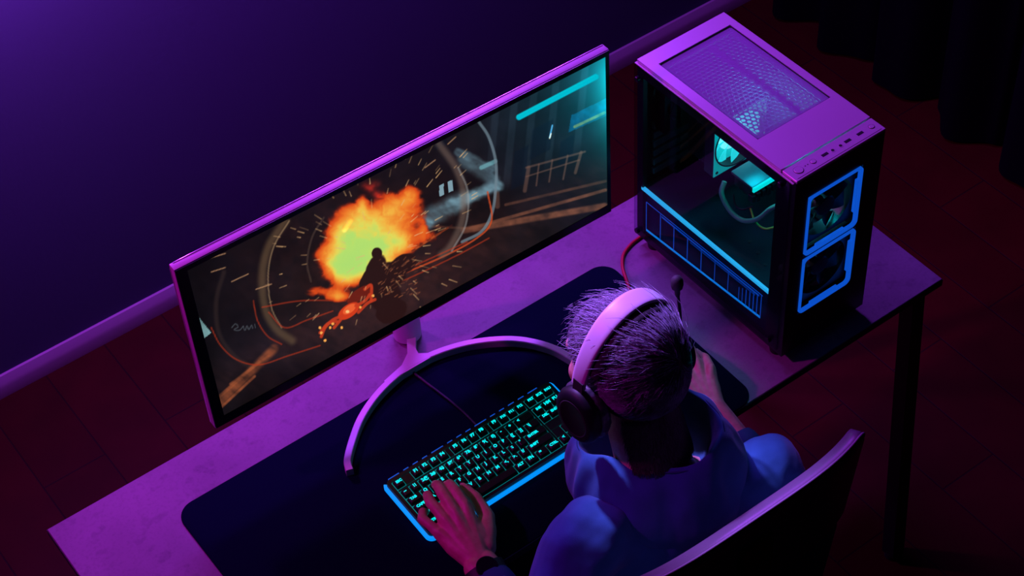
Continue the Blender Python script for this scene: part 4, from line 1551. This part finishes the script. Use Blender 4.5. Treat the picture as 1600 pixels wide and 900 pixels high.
# trousers and shoes
bm = BM()
for s in (-1, 1):
    hip = Vector((.785 + s * .085, -.14, .555)); knee = Vector((.785 + s * .16, .27, .535)); ank = Vector((.785 + s * .15, .29, .12))
    add_capsules(bm, [(hip, .094), (hip.lerp(knee, .5), .084), (knee, .066), (knee.lerp(ank, .35), .062), (ank, .050)], 20)
add_ellipsoid(bm, (.785, -.16, .555), (.17, .115, .09))
blob('trousers', bm, .006, 5, M['jeans'], person, lambda c: folds(c) * .7)
for s in (-1, 1):
    bm = BM()
    a = Vector((.785 + s * .15, .28, .045))
    add_ellipsoid(bm, a + Vector((0, .075, -.005)), (.046, .135, .042))
    add_ellipsoid(bm, a + Vector((0, 0, .03)), (.043, .055, .055))
    for v in bm.verts:
        v.co.z = max(v.co.z, .018)
    sh_ = blob('shoe', bm, .004, 4, M['shoe'], person)
    bm = BM()
    add_prism(bm, [(a.x + .048 * math.cos(t) * (1.06 if math.sin(t) > 0 else .92), a.y + .06 + .148 * math.sin(t)) for t in [2 * PI * i / 32 for i in range(32)]], .0, .021)
    obj('sole', bm, M['rubber'], sh_)

# wristwatch -------------------------------------------------------
wc = LE.lerp(LW, .93)
wt = thing('wristwatch', 'black wristwatch with a metal buckle on the left wrist', 'watch', wc)
q = Matrix((sl, fl, sl.cross(fl))).transposed()


def wl(x, y, z):
    return q @ Vector((x, y, z))


ringp = [wl(.0345 * math.cos(t), 0, .0255 * math.sin(t)) for t in [2 * PI * i / 48 for i in range(48)]]
bm = BM()
add_tube(bm, ringp, 1.0, closed=True, prof=[(-.0012, -.010), (.0012, -.010), (.0012, .010), (-.0012, .010)], up=tuple(fl))
obj('strap', bm, M['watch'], wt, 50)
bm = BM()
add_cyl(bm, wl(0, 0, .024), tuple(wl(0, 0, 1)), .018, .008, 36, None, .0015)
hd = obj('watch_case', bm, M['blackgloss'], wt)
bm = BM()
b_ = [wl(-.0355, y_, z_) for y_, z_ in ((-.009, -.005), (-.009, .007), (.009, .007), (.009, -.005))]
add_tube(bm, b_, .0011, 8, True)
obj('buckle', bm, M['chrome'], wt)

# headset -----------------------------------------------------------
hs = thing('headset', 'over-ear headset with light grey headband, dark ear cups and raised microphone boom', 'headset', HC)
hs_off = HC


def hh(x, y, z):
    return hl(x, y, z) - HC


def band(name, w, t, rx, rz, zc, a0, a1, m, yo=0., bulge=0., parent=hs, nseg=44):
    bm = BM()
    rings = []
    for i in range(nseg + 1):
        a = math.radians(a0 + (a1 - a0) * i / nseg)
        ca, sa = math.cos(a), math.sin(a)
        ws = w * (1 - bulge * abs(ca) ** 2)
        ring = []
        for (u, v_) in [(ws * .5 * math.cos(tt) * (1 if abs(math.cos(tt)) < .99 else 1), t * math.sin(tt)) for tt in [2 * PI * k / 20 for k in range(20)]]:
            uu = math.copysign(abs(u / (ws * .5)) ** .55, u) * ws * .5
            vv = math.copysign(abs(v_ / t) ** .7, v_) * t
            ring.append(bm.verts.new(hh((rx + vv) * ca, yo + uu, zc + (rz + vv) * sa)))
        rings.append(ring)
    for A_, B_ in zip(rings, rings[1:]):
        k_ = len(A_)
        for i in range(k_):
            bm.faces.new((A_[i], A_[(i + 1) % k_], B_[(i + 1) % k_], B_[i]))
    bm.faces.new(rings[0][::-1]); bm.faces.new(rings[-1])
    return obj(name, bm, m, parent, 50)


hb = band('headband', .036, .0042, .0965, .1305, .018, 8, 172, M['bandshell'], .004, .25)
band('headband_padding', .046, .0085, .0870, .1185, .017, 22, 158, M['pad'], -.007, .15)
for s in (-1, 1):
    ax = HR @ Vector((s, 0, 0))
    # slider arm and yoke
    bm = BM()
    P = [hh(s * x_, y_, z_) for x_, y_, z_ in ((.0965, .002, .048), (.0985, .001, .030), (.1000, -.001, .012))]
    add_tube(bm, P, 1.0, prof=[(-.010, -.0028), (.010, -.0028), (.010, .0028), (-.010, .0028)], up=tuple(ax))
    sld = obj('slider', bm, M['pad'], hs, 40)
    bm = BM()
    P = [hh(s * .1035, -.001 + .0145 * math.cos(t) * 1.0, .020 + .0075 * math.sin(t)) for t in [2 * PI * i / 24 for i in range(24)]]
    add_tube(bm, P, .0014, 8, True)
    obj('slider_rim', bm, M['slider'], sld)
    # cushion: pleated ring against the head
    bm = BM()
    N_ = 64
    loop = []
    rads = []
    for i in range(N_):
        t = 2 * PI * i / N_
        loop.append(hh(s * .083, -.004 + .033 * math.cos(t), -.022 + .040 * math.sin(t)))
        rads.append(.0135 + .0010 * math.cos(t * 26))
    pr = [Vector(p) for p in loop]
    add_tube(bm, pr, rads, 14, True, up=tuple(ax))
    cup_c = hh(s * .083, -.004, -.022)
    cu_ = obj('ear_cushion', bm, M['cushion'], hs, 80)
    bm = BM()
    ring_prev = None
    for (dx, k) in ((.086, .86), (.092, 1.02), (.100, 1.06), (.108, 1.0), (.1125, .86), (.1135, .62), (.112, .56), (.112, .02)):
        ring = [bm.verts.new(hh(s * dx, -.004 + .042 * k * math.cos(t), -.022 + .050 * k * math.sin(t))) for t in [2 * PI * i / 48 for i in range(48)]]
        if ring_prev:
            for i in range(48):
                bm.faces.new((ring_prev[i], ring_prev[(i + 1) % 48], ring[(i + 1) % 48], ring[i]))
        else:
            first = ring
        ring_prev = ring
    bm.faces.new(first[::-1]); bm.faces.new(ring_prev)
    ec = obj('ear_cup', bm, M['cup'], hs, 40)
    bm = BM()
    P = [hh(s * .1128, -.004 + .029 * math.cos(t), -.022 + .034 * math.sin(t)) for t in [2 * PI * i / 40 for i in range(40)]]
    add_tube(bm, P, .0009, 6, True)
    obj('cup_trim', bm, mat('dark cup trim', (.10, .08, .11), .3, .6) if s < 0 else bpy.data.materials['dark cup trim'], ec)
# microphone boom raised beside the right ear cup
root_ = Vector((.899, -.046, 1.086)) - HC
tipm = Vector((.9065, -.0285, 1.196)) - HC
bp_ = catmull([hh(.106, .0, -.02), root_, root_.lerp(tipm, .5) + Vector((.0035, .0, 0)), tipm], 8)
tube('microphone_boom', bp_, .0026, M['blackplastic'], hs, 10)
dv = (tipm - root_).normalized()
bm = BM()
add_tube(bm, [tipm + dv * t for t in (-.012, -.008, .0, .004, .010, .018, .024, .027)], [.0030, .0042, .0045, .0085, .0100, .0098, .0070, .0025], 18)
obj('microphone', bm, M['pad'], hs, 60)

# ------------------------------------------------------------------ office chair
CX, CY = .80, -.16
ch = thing('office_chair', 'black leatherette office chair with curved padded backrest and dark mesh lumbar panel', 'chair', (CX, CY, 0))


def cl(x, y, z):
    return (x - CX, y - CY, z)


bm = BM()
add_box(bm, cl(CX - .25, CY - .13, .405), cl(CX + .25, CY + .28, .465), .028, 4)
obj('seat', bm, M['chairpu'], ch, 60)
# backrest pad: curved in plan, rounded corners
XL, XR = .552, 1.034


def back_y(x, z):
    t = (x - .79) / .245
    return -.350 + .026 * t * t * t * t + (1.05 - z) * .10


def back_shell(name, zt, zb_, th, m, inset=0., crown=.0, parent=ch):
    bm = BM()
    nx, nz = 60, 22
    xl, xr = XL + inset, XR - inset
    rc_ = .028
    grid = []
    for i in range(nx + 1):
        u = i / nx
        x = xl + (xr - xl) * (.5 - .5 * math.cos(PI * u) if True else u)
        e = min(x - xl, xr - x)
        drop = 0 if e > rc_ else rc_ - math.sqrt(max(0, rc_ ** 2 - (rc_ - e) ** 2))
        ztop = zt - drop - crown * abs((x - .79) / .245) ** 2
        zbot = zb_ + drop
        col = []
        for j in range(nz + 1):
            v = j / nz
            z = ztop + (zbot - ztop) * v
            col.append((x, back_y(x, z), z, e, min(z - zbot, ztop - z)))
        grid.append(col)
    Fv, Bv = [], []
    for col in grid:
        fr_, bk = [], []
        for (x, y, z, e, ez) in col:
            k = min(1, math.sqrt(max(0, min(e, ez)) / .022 * (2 - min(1, max(0, min(e, ez)) / .022))) if min(e, ez) > 0 else 0)
            fr_.append(bm.verts.new(cl(x, y + th * .25 + th * .75 * k, z)))
            bk.append(bm.verts.new(cl(x, y - th * .25 * k - .001, z)))
        Fv.append(fr_); Bv.append(bk)
    for i in range(nx):
        for j in range(nz):
            bm.faces.new((Fv[i][j], Fv[i + 1][j], Fv[i + 1][j + 1], Fv[i][j + 1]))
            bm.faces.new((Bv[i][j], Bv[i][j + 1], Bv[i + 1][j + 1], Bv[i + 1][j]))
    for i in range(nx):
        for j in (0, nz):
            bm.faces.new((Fv[i][j], Bv[i][j], Bv[i + 1][j], Fv[i + 1][j]))
    for j in range(nz):
        for i in (0, nx):
            bm.faces.new((Fv[i][j], Fv[i][j + 1], Bv[i][j + 1], Bv[i][j]))
    o_ = obj(name, bm, m, parent, 60)
    return o_, grid


pad_, grid = back_shell('backrest', 1.052, .815, .026, M['chairpu'])
pip = [cl(c[0][0], c[0][1] - .0005, c[0][2] + .0012) for c in grid]
tube('piping', pip, .0021, M['stitch'], pad_, 8)
mp_, _ = back_shell('lumbar_mesh', .812, .60, .010, M['meshcloth'], .012)
bm = BM()
add_tube(bm, [cl(.79, -.352, 1.0), cl(.79, -.352, .80), cl(.79, -.335, .60), cl(.79, -.30, .45), cl(.79, -.22, .39), cl(.79, -.14, .385)], 1.0, prof=[(-.03, -.008), (.03, -.008), (.03, .008), (-.03, .008)], up=(0, 1, 0))
obj('back_support', bm, M['blackplastic'], ch, 40)
bm = BM()
add_box(bm, cl(CX - .11, CY - .05, .375), cl(CX + .11, CY + .16, .407), .006, 2)
obj('seat_mechanism', bm, M['steel'], ch)
cyl('gas_lift', cl(CX, CY + .06, .10), (0, 0, 1), .025, .28, M['steel'], ch, 28)
cyl('base_hub', cl(CX, CY + .06, .07), (0, 0, 1), .045, .07, M['blackplastic'], ch, 32, .035)
for k in range(5):
    a = math.radians(90 + 72 * k + 20)
    d = Vector((math.cos(a), math.sin(a), 0))
    c0 = Vector(cl(CX, CY + .06, .105))
    bm = BM()
    add_tube(bm, [c0 + d * .03, c0 + d * .16 + Vector((0, 0, -.008)), c0 + d * .29 + Vector((0, 0, -.032))], 1.0, prof=[(-.022, -.012), (.022, -.012), (.016, .012), (-.016, .012)], up=(0, 0, 1))
    ft = obj('base_arm', bm, M['blackplastic'], ch, 40)
    p = c0 + d * .285
    sd = Vector((-d.y, d.x, 0))
    bm = BM()
    for s in (-1, 1):
        add_cyl(bm, Vector((p.x, p.y, .026)) + sd * (.006 * s if s > 0 else -.022), tuple(sd), .026, .016, 24, None, .004)
    add_cyl(bm, Vector((p.x, p.y, .03)), (0, 0, 1), .006, .05, 12)
    obj('caster', bm, M['blackplastic'], ft)


# ------------------------------------------------------------------ lights
def lamp(name, kind, loc, energy, col, size=.1, target=None, spot=None, blend=.5):
    d = bpy.data.lights.new(name, kind)
    d.energy = energy
    d.color = col
    if kind == 'AREA':
        d.size = size
    else:
        d.shadow_soft_size = size
    if spot:
        d.spot_size = math.radians(spot)
        d.spot_blend = blend
    o = bpy.data.objects.new(name, d)
    COL.objects.link(o)
    o.location = loc
    if target is not None:
        o.rotation_euler = (Vector(target) - Vector(loc)).to_track_quat('-Z', 'Y').to_euler()
    return o


key = lamp('violet_light_tube', 'AREA', (1.25, 1.47, 2.25), 41, (.36, .052, 1.0), 1.0, (.75, .1, .7))
key.data.shape = 'RECTANGLE'
key.data.size_y = .09
lamp('magenta_spot', 'SPOT', (-1.4, 1.42, 3.3), 138, (1.0, .012, .9), .10, (1.12, .12, .4), 42, .9)
lamp('violet_wall_lamp', 'POINT', (.45, 1.37, 1.56), 27, (.58, .05, 1.0), .06)
lamp('added_hair_light', 'SPOT', (.75, 1.18, 2.55), 470, (.40, .17, 1.0), .05, (.785, -.045, 1.215), 11, .5)  # narrow violet beam added to brighten the top of the hair
lamp('case_glow', 'POINT', (PX0 + .10, PY0 + .20, Z + .40), .65, (.0, .85, .9), .03)
lamp('case_front_glow', 'POINT', (PX0 + .09, PY0 + .10, Z + .39), .40, (.0, .75, .9), .02)

w = bpy.data.worlds.new('night')
SC.world = w
w.use_nodes = True
w.node_tree.nodes['Background'].inputs['Color'].default_value = (.10, .08, .55, 1)
w.node_tree.nodes['Background'].inputs['Strength'].default_value = .006

# ------------------------------------------------------------------ camera
cd = bpy.data.cameras.new('camera')
cam = bpy.data.objects.new('camera', cd)
COL.objects.link(cam)
cam.location = (-.36656, -1.49387, 3.27346)
cam.rotation_euler = (.7534397, .0483621, -.6367486)
cd.sensor_width = 36
cd.lens = 2896.39 * 36 / 1600
cd.clip_start = .05
SC.camera = cam
vs_ = SC.view_settings
vs_.view_transform = 'Standard'
vs_.look = 'None'
vs_.exposure = 0
vs_.gamma = 1
vs_.use_curve_mapping = False
